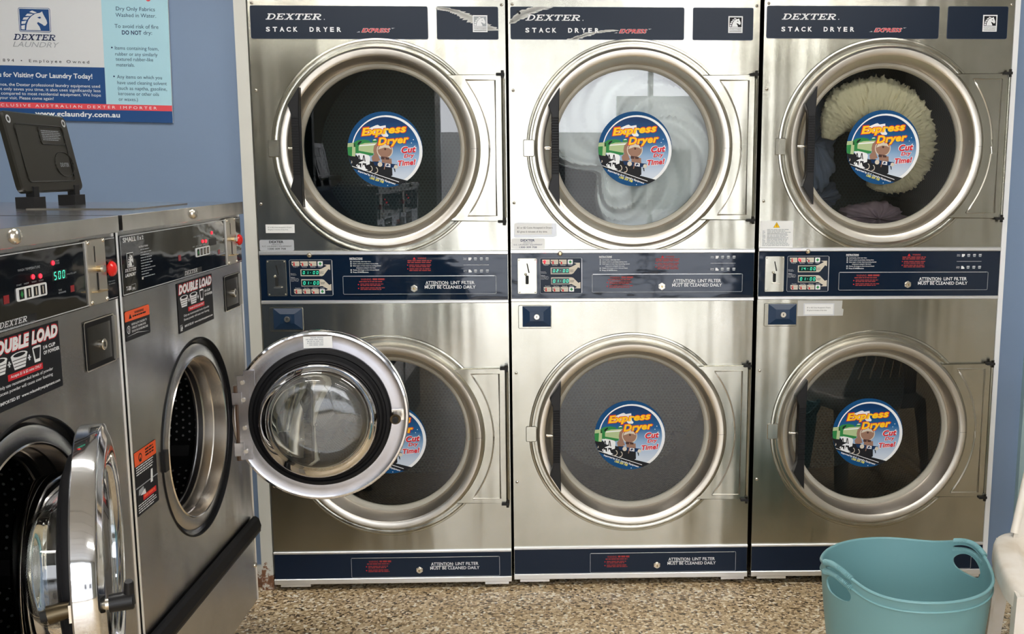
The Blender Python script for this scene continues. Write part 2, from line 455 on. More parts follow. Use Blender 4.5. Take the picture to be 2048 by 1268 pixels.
# slab-serif italic wordmark letters, drawn in a unit cell (width, polygons)
def _arc(cx, cz, rx, rz, a0, a1, n=10): return [(cx+rx*cos(a0+(a1-a0)*k/n), cz+rz*sin(a0+(a1-a0)*k/n)) for k in range(n+1)]
def _R(x0, z0, x1, z1): return [(x0, z0), (x1, z0), (x1, z1), (x0, z1)]
def _bow(x0, z0, z1, xr, th):
    cz = (z0+z1)/2; rz = (z1-z0)/2
    o = _arc(x0, cz, xr-x0, rz, -pi/2, pi/2); i = _arc(x0, cz, xr-x0-th*1.3, rz-th, -pi/2, pi/2)
    return [[o[k], o[k+1], i[k+1], i[k]] for k in range(len(o)-1)]
GL = {
 'D': (1.06, [_R(.14, 0, .36, 1), _R(0, 0, .5, .14), _R(0, .86, .5, 1)]+_bow(.5, 0, 1, 1.02, .14)),
 'E': (.98, [_R(.14, 0, .36, 1), _R(0, 0, .9, .14), _R(0, .86, .9, 1), _R(.78, .0, .92, .3), _R(.78, .72, .92, 1), _R(.36, .44, .66, .57), _R(.58, .34, .70, .67)]),
 'X': (1.06, [[(.1, 0), (.3, 0), (.92, 1), (.72, 1)], [(.74, 0), (1.0, 0), (.34, 1), (.08, 1)], _R(0, 0, .42, .12), _R(.62, 0, 1.06, .12), _R(0, .88, .46, 1), _R(.62, .88, 1.02, 1)]),
 'T': (.98, [_R(.36, 0, .58, 1), _R(.2, 0, .74, .13), _R(0, .86, .94, 1), _R(0, .66, .13, 1), _R(.81, .66, .94, 1)]),
 'R': (1.10, [_R(.14, 0, .36, 1), _R(0, 0, .5, .13), _R(0, .86, .5, 1), _R(.36, .42, .56, .55), [(.44, .46), (.70, .46), (1.0, 0), (.74, 0)], _R(.74, 0, 1.12, .12)]+_bow(.5, .42, 1, .95, .13)),
}
def wordmark(mb, s, x0, z0, x1, z1, y, mat, slant=.3):
    tot = sum(GL[c][0]+.06 for c in s)-.06+slant
    kx = (x1-x0)/tot; kz = z1-z0; x = 0
    for c in s:
        wd, polys = GL[c]
        for p in polys: mb.flat([(x0+(x+u+slant*v)*kx, z0+v*kz) for u, v in p], y, mat)
        x += wd+.06
# horse-head emblem in a unit square
HORSE = [(.20, .03), (.23, .28), (.30, .50), (.41, .67), (.55, .79), (.70, .83), (.78, .90), (.80, .80), (.85, .66), (.91, .50), (.93, .36), (.87, .25), (.81, .24), (.77, .30), (.70, .35), (.62, .41), (.58, .35), (.66, .20), (.70, .03)]
MANE = [[(.04, .06), (.15, .05), (.17, .26), (.04, .22)], [(.05, .30), (.18, .32), (.23, .46), (.06, .42)], [(.10, .50), (.25, .50), (.33, .63), (.14, .60)], [(.20, .68), (.36, .67), (.47, .77), (.27, .78)], [(.34, .86), (.50, .80), (.60, .84), (.44, .93)]]
EYE = [(.60, .62), (.70, .66), (.74, .60), (.68, .56)]
def horse(mb, x0, z0, x1, z1, y, light, dark, frame=.05, d=-.0004):
    wx, wz = x1-x0, z1-z0
    mb.flat(_R(x0, z0, x1, z1), y, light)
    f = frame*wx; mb.flat(_R(x0+f, z0+f, x1-f, z1-f), y+d, dark)
    t = lambda P: [(x0+f+u*(wx-2*f), z0+f+v*(wz-2*f)) for u, v in P]
    mb.flat(t(HORSE), y+2*d, light)
    for q in MANE: mb.flat(t(q), y+2*d, light)
    mb.flat(t(EYE), y+3*d, dark)
SEG = {'0': 'abcdef', '1': 'bc', '2': 'abged', '3': 'abgcd', '4': 'fgbc', '5': 'afgcd', '6': 'afgedc', '7': 'abc', '8': 'abcdefg', '9': 'abfgcd'}
def digits(mb, s, x0, z0, x1, z1, y, mat, sl=.12):
    n = len(s); cw = (x1-x0)/n; h = z1-z0; wd = min(cw*.58, h*.62); t = min(wd*.2, h*.13)
    for i, c in enumerate(s):
        x = x0+i*cw+cw*.18
        S = lambda P: [(a+(b2-z0)*sl, b2) for a, b2 in P]
        if c == ':' or c == '.':
            mb.flat(S(_R(x+wd*.3, z0+h*.42, x+wd*.3+t*1.3, z0+h*.58)), y, mat); continue
        zm = z0+h/2
        G = {'a': _R(x+t, z1-t, x+wd-t, z1), 'd': _R(x+t, z0, x+wd-t, z0+t), 'g': _R(x+t, zm-t/2, x+wd-t, zm+t/2),
             'f': _R(x, zm+t*.3, x+t, z1-t*.5), 'e': _R(x, z0+t*.5, x+t, zm-t*.3), 'b': _R(x+wd-t, zm+t*.3, x+wd, z1-t*.5), 'c': _R(x+wd-t, z0+t*.5, x+wd, zm-t*.3)}
        for k in SEG.get(c, ''): mb.flat(S(G[k]), y, mat)
def plate_hole(mb, x0, z0, x1, z1, cx, cz, r, y, mat, n=96):
    A = sorted(set([2*pi*k/n for k in range(n)]+[atan2(z-cz, x-cx) % (2*pi) for x in (x0, x1) for z in (z0, z1)]))
    I, O = [], []
    for a in A:
        c, s2 = cos(a), sin(a); t = 1e9
        if c > 1e-9: t = min(t, (x1-cx)/c)
        if c < -1e-9: t = min(t, (x0-cx)/c)
        if s2 > 1e-9: t = min(t, (z1-cz)/s2)
        if s2 < -1e-9: t = min(t, (z0-cz)/s2)
        I.append((cx+r*c, cz+r*s2)); O.append((cx+t*c, cz+t*s2))
    mb.ring2(O, I, y, mat)
def jag(mb, path, w0, w1, y, mat, seed, slant=1.0, n=26):
    """torn streak of missing film: horizontal tear strokes following a path"""
    R = random.Random(seed)
    for i in range(n):
        t = i/(n-1); k = t*(len(path)-1); j = min(int(k), len(path)-2); f = k-j
        x = path[j][0]*(1-f)+path[j+1][0]*f; z = path[j][1]*(1-f)+path[j+1][1]*f
        wd = w0+(w1-w0)*t; a, b2 = wd*R.uniform(.5, 1.0), wd*R.uniform(.5, 1.0); h = abs(path[-1][1]-path[0][1])/n*.75+.0012
        mb.flat([(x-a, z-h), (x+b2*.8, z-h*.6), (x+b2, z+h*.2), (x+a*.3, z+h), (x-a*.8, z+h*.7)], y, mat)

# ------------------------------------------------------------------ the room
CEIL_Z = 2.7
RX0, RX1, RY0 = -2.6, 4.2, WIN_Y
OPX0, OPX1, OPZ = -.047, 2.437, 2.02        # recess that holds the dryers
mb = MB(); mb.box(RX0-.2, RY0-.2, -.1, RX1+.2, 1.2, 0, 'floor'); struct(mb.obj('floor'))
mb = MB(); mb.box(RX0-.2, RY0-.2, CEIL_Z, RX1+.2, 1.2, CEIL_Z+.1, 'ceil')
for k in range(16):
    y = -6.2+k*.4; mb.box(RX0, y-.012, CEIL_Z-.008, RX1, y+.012, CEIL_Z, 'ceil')
struct(mb.obj('ceiling'))
mb = MB()
WY = .04
mb.box(RX0-.2, WY, 0, OPX0, WY+.12, CEIL_Z, 'wall'); mb.box(OPX1, WY, 0, RX1+.2, WY+.12, CEIL_Z, 'wall'); mb.box(OPX0, WY, OPZ, OPX1, WY+.12, CEIL_Z, 'wall')
struct(mb.obj('wall_back'))
mb = MB(); mb.box(OPX0-.12, 1.06, 0, OPX1+.12, 1.14, CEIL_Z, 'dark'); mb.box(OPX0-.12, WY+.12, 0, OPX0-.04, 1.06, CEIL_Z, 'dark'); mb.box(OPX1+.04, WY+.12, 0, OPX1+.12, 1.06, CEIL_Z, 'dark')
struct(mb.obj('wall_service'))
mb = MB(); mb.box(RX0-.2, RY0-.2, 0, RX0, WY, CEIL_Z, 'wall_dim'); struct(mb.obj('wall_left'))
mb = MB(); mb.box(RX1, RY0-.2, 0, RX1+.2, WY, CEIL_Z, 'wall_pale'); struct(mb.obj('wall_right'))
mb = MB()
mb.box(RX0-.2, RY0-.2, 0, WIN_X0, RY0, CEIL_Z, 'wall_dim'); mb.box(WIN_X1, RY0-.2, 0, RX1+.2, RY0, CEIL_Z, 'wall_dim'); mb.box(WIN_X0, RY0-.2, WIN_Z1, WIN_X1, RY0, CEIL_Z, 'wall_dim')
mb.box(WIN_X0, RY0-.2, 0, WIN_X1, RY0, WIN_Z0, 'wall_dim')
struct(mb.obj('wall_front'))
mb = MB()
for x in (WIN_X0, .75, 1.85, WIN_X1-.05): mb.box(x, RY0-.08, WIN_Z0, x+.05, RY0-.02, WIN_Z1, 'alu')
struct(mb.obj('window_1'))
mb = MB(); mb.box(-14, -26, -.12, 16, RY0-.2, -.02, 'pave'); struct(mb.obj('pavement'))
mb = MB(); mb.box(-16, -24.4, -.05, -2.2, -24, 3.1, 'facade'); mb.box(-2.2, -24.4, -.05, 2.6, -24.2, 2.35, 'facade'); mb.box(2.6, -24.4, -.05, 5.2, -24, 3.3, 'facade'); mb.box(5.2, -24.4, -.05, 18, -24.1, 2.6, 'facade')
for k in range(9): mb.box(-14+k*3.4, -24.25, .3, -12.4+k*3.4, -23.95, 1.9, 'dark')
struct(mb.obj('wall_street'))
# white trim between the wall and the first dryer, baseboard, pale edge on the far right
mb = MB(); mb.box(OPX0+.002, -.002, .0, -.006, .06, 2.02, 'trim'); struct(mb.obj('trim_1'), 'cream painted filler strip between the blue wall and the dryers, rusty at its foot')
mb = MB(); mb.box(RX0, .022, 0, OPX0, WY, .075, 'trim'); struct(mb.obj('baseboard_back'), 'white baseboard with rust')
mb = MB(); mb.box(2.4215, -.012, .0, OPX1+.001, .06, 2.02, 'white'); struct(mb.obj('trim_2'), 'aluminium edge strip right of the dryers')
mb = MB(); mb.box(2.545, .018, 0, 2.66, WY, 2.1, 'teal'); struct(mb.obj('trim_3'), 'pale teal upright at the right end of the blue wall')
mb = MB(); mb.box(OPX0+.002, -.002, 1.962, OPX1, .06, 2.02, 'alu'); struct(mb.obj('trim_4'))

# ceiling lamps (behind and above the viewer's field)
for i, (x, y, lab) in enumerate(((-.1, -1.55, 'fluorescent ceiling lamp above the washing machines'), (2.05, -1.55, 'fluorescent ceiling lamp above the basket and chair'), (-.1, -4.4, 'fluorescent ceiling lamp near the shopfront, left'), (2.05, -4.4, 'fluorescent ceiling lamp near the shopfront, right'))):
    t = thing('ceiling_lamp', lab, 'lamp', (x, y, CEIL_Z-.01), 0, 'ceiling lamps')
    mb = MB(); mb.box(-.62, -.09, -.05, .62, .09, 0, 'white'); mb.obj('housing', t)
    mb = MB(); mb.box(-.6, -.07, -.075, .6, .07, -.052, 'tube'); mb.obj('diffuser', t)

# ------------------------------------------------------------------ dryers
DW = .80
UP, LO = 1.483, .537; DCX = .398
R_RING = .314
def lettering_attention(mb, x0, z0, x1, z1, y):
    # two lines, first word underlined
    zm = (z0+z1)/2; g = (z1-z0)*.08; wd = x1-x0
    mb.text('ATTENTION:', x0+.02*wd, zm+g, x0+.475*wd, z1, y, 'white', .012)
    mb.text('LINT FILTER', x0+.515*wd, zm+g, x1-.02*wd, z1, y, 'white', .012)
    mb.flat(_R(x0+.02*wd, zm+g-.0032, x0+.46*wd, zm+g-.0018), y, 'white')
    mb.text('MUST BE CLEANED DAILY', x0, z0, x1, zm-g, y, 'white', .012)
def lint_flap(parent, x0, z0, x1, z1, key, txt, red, mat, seed):
    mb = MB()
    mb.plate(rr(x0, z0, x1, z1, .004), -.0085, -.004, mat)
    mb.border(x0, z0, x1, z1, .004, .0014, -.0087, 'grey')
    mb.flat([(x0+.003, z1-.0016), (x1-.006, z1-.0016), (x1-.006, z1), (x0+.003, z1)], -.0088, 'alu')
    lettering_attention(mb, *txt, -.0088)
    a, b2, c, d = red
    h = d-b2
    mb.text('WARNING:', a+.006, d-h*.15, a+(c-a)*.48, d, -.0088, 'dred', .015)
    mb.greek(a+(c-a)*.52, d-h*.14, c, d, 1, -.0088, 'dred', seed, .9, .0)
    mb.greek(a, b2+h*.70, c-.006, d-h*.20, 1, -.0088, 'dred', seed+1, .7, .1)
    for k in (0, 1):
        zz = d-h*(.37+.27*k); mb.flat(circ(a-.002, zz-.003, .002, 10), -.0088, 'red')
        mb.greek(a+.004, zz-h*.22, c, zz, 2, -.0088, 'dred', seed+2+k, .55, .25)
    o = mb.obj('lint_flap', parent)
    mb = MB(); kx, kz = key
    mb.plate([(kx+.012*cos(a2+pi/6), kz+.012*sin(a2+pi/6)) for a2 in [k*pi/3 for k in range(6)]], -.011, -.0085, 'bolt')
    mb.cyl(kx, kz, .0095, -.0165, -.009, 'bolt'); mb.cyl(kx, kz, .0045, -.0172, -.0164, 'brass', 12)
    mb.box(kx-.0007, -.0178, kz-.0035, kx+.0007, -.0170, kz+.0035, 'dark')
    mb.obj('key_lock', o)
    return o

# sticker artwork coordinates: traced units, centre (749,639), radius 504 -> .1205 m
SR = .1205
def sticker_mesh():
    mb = MB(); K = SR/504.
    def T(P): return [((x-749)*K, -(y-639)*K) for x, y in P]
    def C(P, cx=749, cy=639, r=504): return clip_circle(T(P), (cx-749)*K, -(cy-639)*K, r*K)
    y = 0.; dy = -.00003
    lay = [0]
    def put(P, mat): lay[0] += 1; mb.flat(P, y+dy*lay[0], mat)
    put(circ(0, 0, SR, 80), 's_blue')
    put(C(circ2(775, 660, 475)), 'white')
    put(circ((762-749)*K, -(655-639)*K, 446*K, 72), 's_sky')
    # steam column behind the words
    put(C([(630, 320), (660, 312), (690, 330), (765, 318), (775, 420), (800, 450), (790, 470), (730, 470), (700, 440), (640, 470), (600, 420), (520, 430), (500, 400), (560, 350)]), 'white')
    # ground below the track
    put(C([(240, 840), (300, 872), (940, 1105), (900, 1200), (500, 1250), (240, 1000)]), 's_blue')
    put(C([(262, 850), (1045, 1058), (1045, 1075), (940, 1112), (880, 1100), (300, 885)]), 'blk')
    # dark running gear
    put(C([(240, 700), (350, 715), (480, 760), (560, 800), (640, 795), (835, 870), (838, 985), (800, 1008), (720, 985), (600, 965), (430, 915), (300, 860), (262, 760)]), 'blk')
    # steam at the wheels
    put(C([(352, 690), (410, 665), (440, 685), (505, 680), (545, 745), (535, 835), (480, 850), (475, 890), (515, 915), (455, 922), (380, 890), (352, 850), (400, 810), (470, 780), (400, 770)]), 'white')
    for x in (375, 440):
        put(C([(x, 790), (x+12, 715), (x+28, 715), (x+42, 800), (x+30, 800), (x+20, 735), (x+12, 792)]), 'blk')
        put(C([(x-5, 880), (x+2, 820), (x+50, 825), (x+45, 885), (x+30, 870), (x+25, 845), (x+8, 845)]), 'blk')
    # tender and cab
    put(C([(246, 556), (338, 548), (352, 640), (345, 728), (300, 730), (252, 715), (246, 640)]), 's_green')
    put(C([(246, 556), (320, 550), (326, 600), (246, 608)]), 's_lgreen')
    put(C([(312, 552), (350, 545), (358, 600), (345, 732), (302, 726)]), 's_lgreen')
    put(C([(325, 552), (380, 518), (470, 505), (540, 520), (562, 545), (545, 566), (420, 600), (398, 690), (350, 690), (352, 580)]), 's_green')
    put(C([(378, 580), (392, 545), (428, 524), (442, 532), (402, 576)]), 'blk'); put(C([(330, 560), (348, 556), (354, 604), (330, 606)]), 's_dgreen')
    # boiler
    put(C([(395, 600), (415, 572), (480, 553), (645, 545), (606, 590), (598, 640), (590, 710), (545, 718), (395, 680)]), 's_lgreen')
    put(C([(398, 596), (410, 580), (640, 562), (620, 580)]), 'white')
    put(C([(395, 655), (470, 668), (592, 690), (588, 715), (545, 722), (470, 700), (395, 685)]), 's_green')
    put(C([(580, 545), (575, 522), (590, 505), (625, 500), (648, 515), (645, 545)]), 's_green'); put(C([(590, 520), (600, 507), (625, 504), (640, 516)]), 'white')
    # smokebox side, door
    put(C([(602, 590), (650, 545), (700, 560), (690, 720), (600, 712), (590, 650)]), 's_brown')
    put(C(circ2(745, 650, 108)), 'cream'); put(C(circ2(745, 648, 97)), 's_brown')
    put(C([(655, 640), (680, 590), (740, 560), (800, 580), (835, 640), (800, 620), (740, 612)]), 'cream'); put(C(circ2(750, 634, 14)), 's_dbrown')
    put(C([(790, 575), (830, 560), (838, 590), (815, 600)]), 's_dbrown')
    # cylinders, frame, buffer beam
    put(C([(565, 745), (590, 712), (650, 706), (680, 780), (640, 800), (575, 795)]), 's_brown'); put(C([(700, 755), (830, 760), (835, 830), (700, 810)]), 's_brown'); put(C([(690, 730), (800, 745), (800, 775), (690, 770)]), 's_dbrown')
    put(C([(585, 800), (905, 838), (908, 872), (820, 885), (690, 865), (600, 850)]), 's_navy')
    put(C(circ2(675, 838, 31)), 'cream'); put(C(circ2(887, 870, 26)), 'cream')
    put(C([(748, 824), (814, 832), (813, 876), (748, 867)]), 'white'); put(C([(757, 860), (763, 838), (785, 832), (800, 850), (797, 868), (786, 850), (775, 866)]), 's_navy')
    put(C([(738, 745), (750, 750), (752, 830), (735, 905), (724, 905), (738, 825)]), 's_brown'); put(C([(848, 890), (875, 895), (880, 940), (868, 938), (862, 905)]), 'blk')
    # wheel rims
    def arcp(cx, cy, r, a0, a1, wd=9): return [(cx+r*cos(a0+(a1-a0)*k/12), cy+r*1.25*sin(a0+(a1-a0)*k/12)) for k in range(13)]+[(cx+(r-wd)*cos(a1+(a0-a1)*k/12), cy+(r-wd)*1.25*sin(a1+(a0-a1)*k/12)) for k in range(13)]
    for cx, cy, r in ((540, 895, 34), (612, 915, 34), (290, 805, 14)): put(C(arcp(cx, cy, r, -1.3, 1.9)), 'cream')
    # rail highlight
    put(C([(300, 858), (925, 1070), (922, 1078), (300, 866)]), 'white')
    # words
    rt = radians(5.0)
    def W(s2, x0, y0, x1, y1, mat, bold, sh=.25, rot=rt, n=1):
        lay[0] += n; P = T([(x0, y1), (x1, y0)]); mb.text(s2, P[0][0], P[0][1], P[1][0], P[1][1], y+dy*lay[0], mat, bold, sh, rot)
    W('Express', 424, 318, 1056, 476, 'red', .085); W('Express', 436, 330, 1044, 466, 'yellow', .045)
    W('Dryer', 640, 455, 1086, 606, 'red', .085); W('Dryer', 652, 466, 1074, 597, 'yellow', .045)
    W('Cut', 958, 590, 1172, 690, 'white', .09); W('Cut', 966, 597, 1164, 684, 'red', .045)
    W('Dry', 990, 690, 1148, 765, 'white', .09); W('Dry', 997, 695, 1141, 760, 'red', .04)
    W('Time!', 908, 770, 1166, 858, 'white', .09); W('Time!', 916, 776, 1158, 852, 'red', .04)
    W('Imported by G.C. Laundry Equipment', 362, 1000, 890, 1032, 'white', .03, .1, -radians(19.5))
    W('1300 309 708', 528, 1030, 722, 1062, 'pyellow', .03, .1, -radians(19))
    for sx2, sy in ((1105, 552), (1132, 508), (770, 1120)): put(C(circ2(sx2, sy, 6)), 'white')
    return mb.mesh('window_sticker', 0)
def circ2(cx, cy, r, n=48): return [(cx+r*cos(2*pi*k/n), cy-r*sin(2*pi*k/n)) for k in range(n)]
STICKER = sticker_mesh()

def door_meshes():
    D = {}
    mb = MB()   # door-local: centre at origin
    mb.lathe([(R_RING+.004, 0), (R_RING+.004, -.012), (R_RING-.001, -.026), (R_RING-.007, -.031), (.292, -.031), (.286, -.027)], 0, 0, 'ring')
    mb.lathe([(.286, -.027), (.284, -.018), (.270, .018), (.266, .022)], 0, 0, 'steel_warm')
    mb.lathe([(.266, .022), (.2655, .020), (.258, .021), (.253, .026), (.251, .034), (.251, .042)], 0, 0, 'gasket')
    # weld seam marks on the flange
    for a in (0.0,): mb.box(.290, -.030, -.0004, .3120, -.0314, .0004, 'olive')
    # hinge plate, right of the ring, with an embossed border
    H = .2315; xr = .390; a = atan2(H, .225)
    a = math.asin(H/(R_RING+.004)) if H < R_RING else pi/4
    arc = [((R_RING+.003)*cos(a-2*a*k/24), (R_RING+.003)*sin(a-2*a*k/24)) for k in range(25)]
    mb.plate([(xr, -H), (xr, H)]+arc, -.014, -.002, 'steel', .003)
    r2 = R_RING+.034; hb = H-.018; a2 = math.asin(hb/r2)
    path = [(r2*cos(a2-2*a2*k/20), -.0142, r2*sin(a2-2*a2*k/20)) for k in range(21)]+[(xr-.022, -.0142, -hb), (xr-.022, -.0142, hb)]
    mb.tube(path, .0030, 'ring', 6, True)
    D['door'] = mb.mesh('door')
    mb = MB(); mb.flat(circ(0, 0, .2515, 96), .036, 'glass'); D['glass'] = mb.mesh('door_glass', 0)
    mb = MB()   # black grab handle: angular ends bolted to the ring, ribbed grip
    poly = [(-.237, -.184), (-.239, -.1), (-.239, .1), (-.236, .187), (-.273, .133), (-.263, .104), (-.263, -.091), (-.274, -.127)]
    mb.plate(poly, -.062, -.031, 'black', .002)
    for k in range(22):
        z = -.082+k*.0082; mb.box(-.2625, -.0638, z, -.240, -.0618, z+.0045, 'blackdull')
    D['handle'] = mb.mesh('handle', 25)
    mb = MB(); mb.box(-.282, -.026, -.004, -.268, -.020, .004, 'bolt'); mb.tube([(-.282, -.024, 0), (-.262, -.026, 0)], .003, 'bolt'); mb.dome(-.284, 0, .006, .004, -.022, 'bolt', 12)
    D['catch'] = mb.mesh('catch_pin')
    for nm, zz in (('top', H), ('bot', -H)):
        mb = MB(); mb.box(.372, -.024, zz-.004, .398, -.004, zz+.004, 'dark'); mb.tube([(.392, -.018, zz-.012), (.392, -.018, zz+.012)], .005, 'olive', 10)
        D['hinge_'+nm] = mb.mesh('hinge_pin')
    mb = MB(); mb.tube([(.3945, -.010, -H+.012), (.3945, -.010, H-.012)], .0045, 'steel', 8); D['barrel'] = mb.mesh('hinge_barrel')
    mb = MB()
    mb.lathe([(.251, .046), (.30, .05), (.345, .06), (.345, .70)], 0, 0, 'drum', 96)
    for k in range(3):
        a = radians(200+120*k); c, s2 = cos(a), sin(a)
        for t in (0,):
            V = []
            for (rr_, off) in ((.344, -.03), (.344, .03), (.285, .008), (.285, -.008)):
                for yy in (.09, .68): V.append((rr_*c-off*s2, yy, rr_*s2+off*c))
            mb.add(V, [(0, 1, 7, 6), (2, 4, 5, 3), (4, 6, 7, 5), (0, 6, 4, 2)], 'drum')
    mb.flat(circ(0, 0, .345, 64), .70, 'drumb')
    D['drum'] = mb.mesh('drum')
    return D
DM = door_meshes()

def control_panel(root, disp, led):
    u0 = (79, 108)
    X = lambda zx: (zx-79)*.0004227
    Z = lambda zy: 1.1442-(zy-108)*.000426
    mb = MB()
    mb.plate(_R(.001, .9963, DW-.001, 1.1442), -.004, .0, 'navy_gloss')
    # printed instructions, warnings and the load guide
    mb.text('INSTRUCTIONS', X(762), Z(142), X(860), Z(129), -.0044, 'white', .02)
    mb.flat(_R(X(762), Z(146), X(860), Z(144)), -.0044, 'white')
    for k, (s2, x1, ind) in enumerate((('Load laundry, close dryer door.', 925, 786), ('Insert coins to purchase drying time.', 980, 786), ('Select upper or lower dryer by pressing desired', 998, 786), ('temperature setting for that dryer.', 960, 810), ('Display will change to show time purchased.', 985, 786), ('Press START button.', 905, 786))):
        z = 166+k*16; mb.text(s2, X(ind), Z(z), X(x1), Z(z-11), -.0044, 'white', .012)
        if k != 3: mb.flat(_R(X(766), Z(z), X(777), Z(z-12)), -.0044, 'grey')
    mb.flat(_R(X(852), Z(246), X(868), Z(234)), -.0044, 'grey')
    mb.flat([(X(1243), Z(145)), (X(1266), Z(145)), (X(1254), Z(126))], -.0044, 'red')
    mb.text('WARNING', X(1280), Z(143), X(1345), Z(129), -.0044, 'dred', .03)
    mb.greek(X(1202), Z(178), X(1395), Z(150), 2, -.0044, 'dred', 3, .6, .1)
    for k in (0, 1):
        zz = 184+k*29; mb.flat(circ(X(1203), Z(zz+4), .0018, 8), -.0044, 'red'); mb.greek(X(1215), Z(zz+26), X(1408), Z(zz), 2, -.0044, 'dred', 5+k, .55, .2)
    for k, (a, s2) in enumerate((('Upper', 'Dryer'), ('Lower', 'Dryer'))):
        zc = 142+k*93
        mb.text(a, X(1630), Z(zc-2), X(1657), Z(zc-10), -.0044, 'white'); mb.text(s2, X(1630), Z(zc+9), X(1657), Z(zc), -.0044, 'white')
        q = [(1668, zc-11), (1692, zc-11), (1692, zc), (1683, zc+11), (1668, zc+11)] if k == 0 else [(1668, zc-11), (1681, zc-11), (1693, zc+2), (1693, zc+11), (1668, zc+11)]
        mb.flat([(X(a2), Z(b2)) for a2, b2 in q], -.0044, 'white')
        for xx in (1722, 1767, 1812):
            mb.flat([(X(xx-13), Z(zc-8)), (X(xx+13), Z(zc-8)), (X(xx+9), Z(zc+11)), (X(xx-9), Z(zc+11))], -.0044, 'grey')
            mb.flat([(X(xx-11), Z(zc-11)), (X(xx+12), Z(zc-11)), (X(xx+8), Z(zc-7)), (X(xx-7), Z(zc-7))], -.0045, 'white')
            mb.flat(_R(X(xx-8), Z(zc+3), X(xx+8), Z(zc+1)), -.0046, 'navy')
    mb.flat(_R(X(1630), Z(189), X(1825), Z(187)), -.0044, 'white')
    cp = mb.obj('control_panel', root)
    # coin slide
    mb = MB(); mb.plate(rr(X(130), Z(420), X(280), Z(145), .004), -.0075, -.004, 'steel', .001)
    for a, b2 in ((142, 157), (268, 157), (145, 407), (268, 407)): mb.dome(X(a), Z(b2), .0028, .0018, -.0075, 'bolt', 10)
    mb.flat([(X(200), Z(186)), (X(208), Z(185)), (X(224), Z(257)), (X(215), Z(259))], -.0078, 'dark')
    mb.flat(rr(X(192), Z(345), X(216), Z(278), .003), -.0078, 'dark')
    mb.dome(X(193), Z(269), .0045, .006, -.0075, 'bolt', 12)
    mb.plate(rr(X(186), Z(358), X(243), Z(349), .0015), -.018, -.0075, 'bolt')
    mb.obj('coin_slot', cp)
    # keypad
    mb = MB(); y = -.0056
    mb.plate(rr(X(303), Z(420), X(630), Z(143), .005), -.0052, -.004, 'navy')
    mb.border(X(303), Z(420), X(630), Z(143), .005, .0012, y, 'grey'); mb.flat(_R(X(625), Z(412), X(630), Z(150)), y-.0002, 'silver_label')
    mb.flat([(X(a), Z(b2)) for a, b2 in ((387, 217), (530, 217), (548, 212), (588, 191), (565, 181), (613, 181), (613, 222), (598, 216), (562, 262), (548, 269), (387, 269))], y, 'cream')
    mb.flat([(X(a), Z(b2)) for a, b2 in ((390, 293), (548, 293), (562, 298), (600, 336), (617, 330), (617, 379), (570, 379), (590, 368), (548, 345), (530, 347), (390, 347))], y, 'cream')
    mb.text('Upper', X(533), Z(242), X(566), Z(233), y-.0003, 'blk', .02); mb.text('Dryer', X(535), Z(253), X(564), Z(244), y-.0003, 'blk', .02)
    mb.text('Lower', X(536), Z(322), X(570), Z(313), y-.0003, 'blk', .02); mb.text('Dryer', X(538), Z(333), X(566), Z(324), y-.0003, 'blk', .02)
    for (xs, zc, bt) in (((322, 387, 452, 519), 174, 1), ((332, 398, 463, 528), 386, -1)):
        for k, xx in enumerate(xs):
            if k < 3:
                mb.flat([(X(xx+8), Z(zc+18)), (X(xx+58), Z(zc+18)), (X(xx+58), Z(zc-18)), (X(xx), Z(zc-18)), (X(xx), Z(zc+6))], y, 'cream')
                mb.flat(_R(X(xx+14), Z(zc+12), X(xx+22), Z(zc-12+5*k)), y-.0003, 'red'); mb.flat(circ(X(xx+18), Z(zc+10), .0028, 10), y-.0003, 'red')
                mb.text(('HIGH', 'MED', 'LOW')[k], X(xx+30), Z(zc+5), X(xx+50), Z(zc-5), y-.0003, 'grey'); mb.flat(circ(X(xx+7), Z(zc-2), .0020, 10), y-.0003, 'blk')
                mb.text(('Regular', 'Perm Press', 'Delicate')[k], X(xx+12), Z(zc+bt*28 if bt > 0 else zc-22), X(xx+50), Z(zc+bt*21 if bt > 0 else zc-29), y-.0001, 'white')
            else:
                mb.flat(rr(X(xx), Z(zc+18), X(xx+39), Z(zc-18), .002), y, 'white')
                mb.flat([(X(xx+19), Z(zc+13)), (X(xx+32), Z(zc)), (X(xx+19), Z(zc-13)), (X(xx+7), Z(zc))], y-.0003, 'green')
                mb.text('START', X(xx+5), Z(zc+bt*28 if bt > 0 else zc-22), X(xx+35), Z(zc+bt*21 if bt > 0 else zc-29), y-.0001, 'white')
    for k, s2 in enumerate(('Payment', 'Accepted', '', 'Select', 'Temperature', 'for Upper or', 'Lower Dryer')):
        if s2: mb.text(s2, X(312), Z(254+k*9.4), X(312+5.2*len(s2)), Z(247+k*9.4), y, 'white')
    kp = mb.obj('keypad', cp)
    for (za, zb, s2) in ((262, 222, disp[0]), (342, 300, disp[1])):
        mb = MB(); mb.plate(_R(X(394), Z(za), X(529), Z(zb)), -.0066, -.0056, 'disp')
        digits(mb, s2, X(400), Z(za-9), X(528), Z(zb+9), -.0070, 'digit'); mb.obj('display', cp, smooth=0)
    if led:
        mb = MB(); mb.dome(X(led[0]), Z(led[1]), .0042, .003, -.0058, 'led', 12); mb.obj('indicator_light', cp)
    lint_flap(cp, X(707), Z(410), X(1880), Z(268), (X(1250), Z(365)), (X(1330), Z(368), X(1720), Z(310)), (X(830), Z(395), X(1030), Z(287)), 'navy_gloss', 11)
    return cp

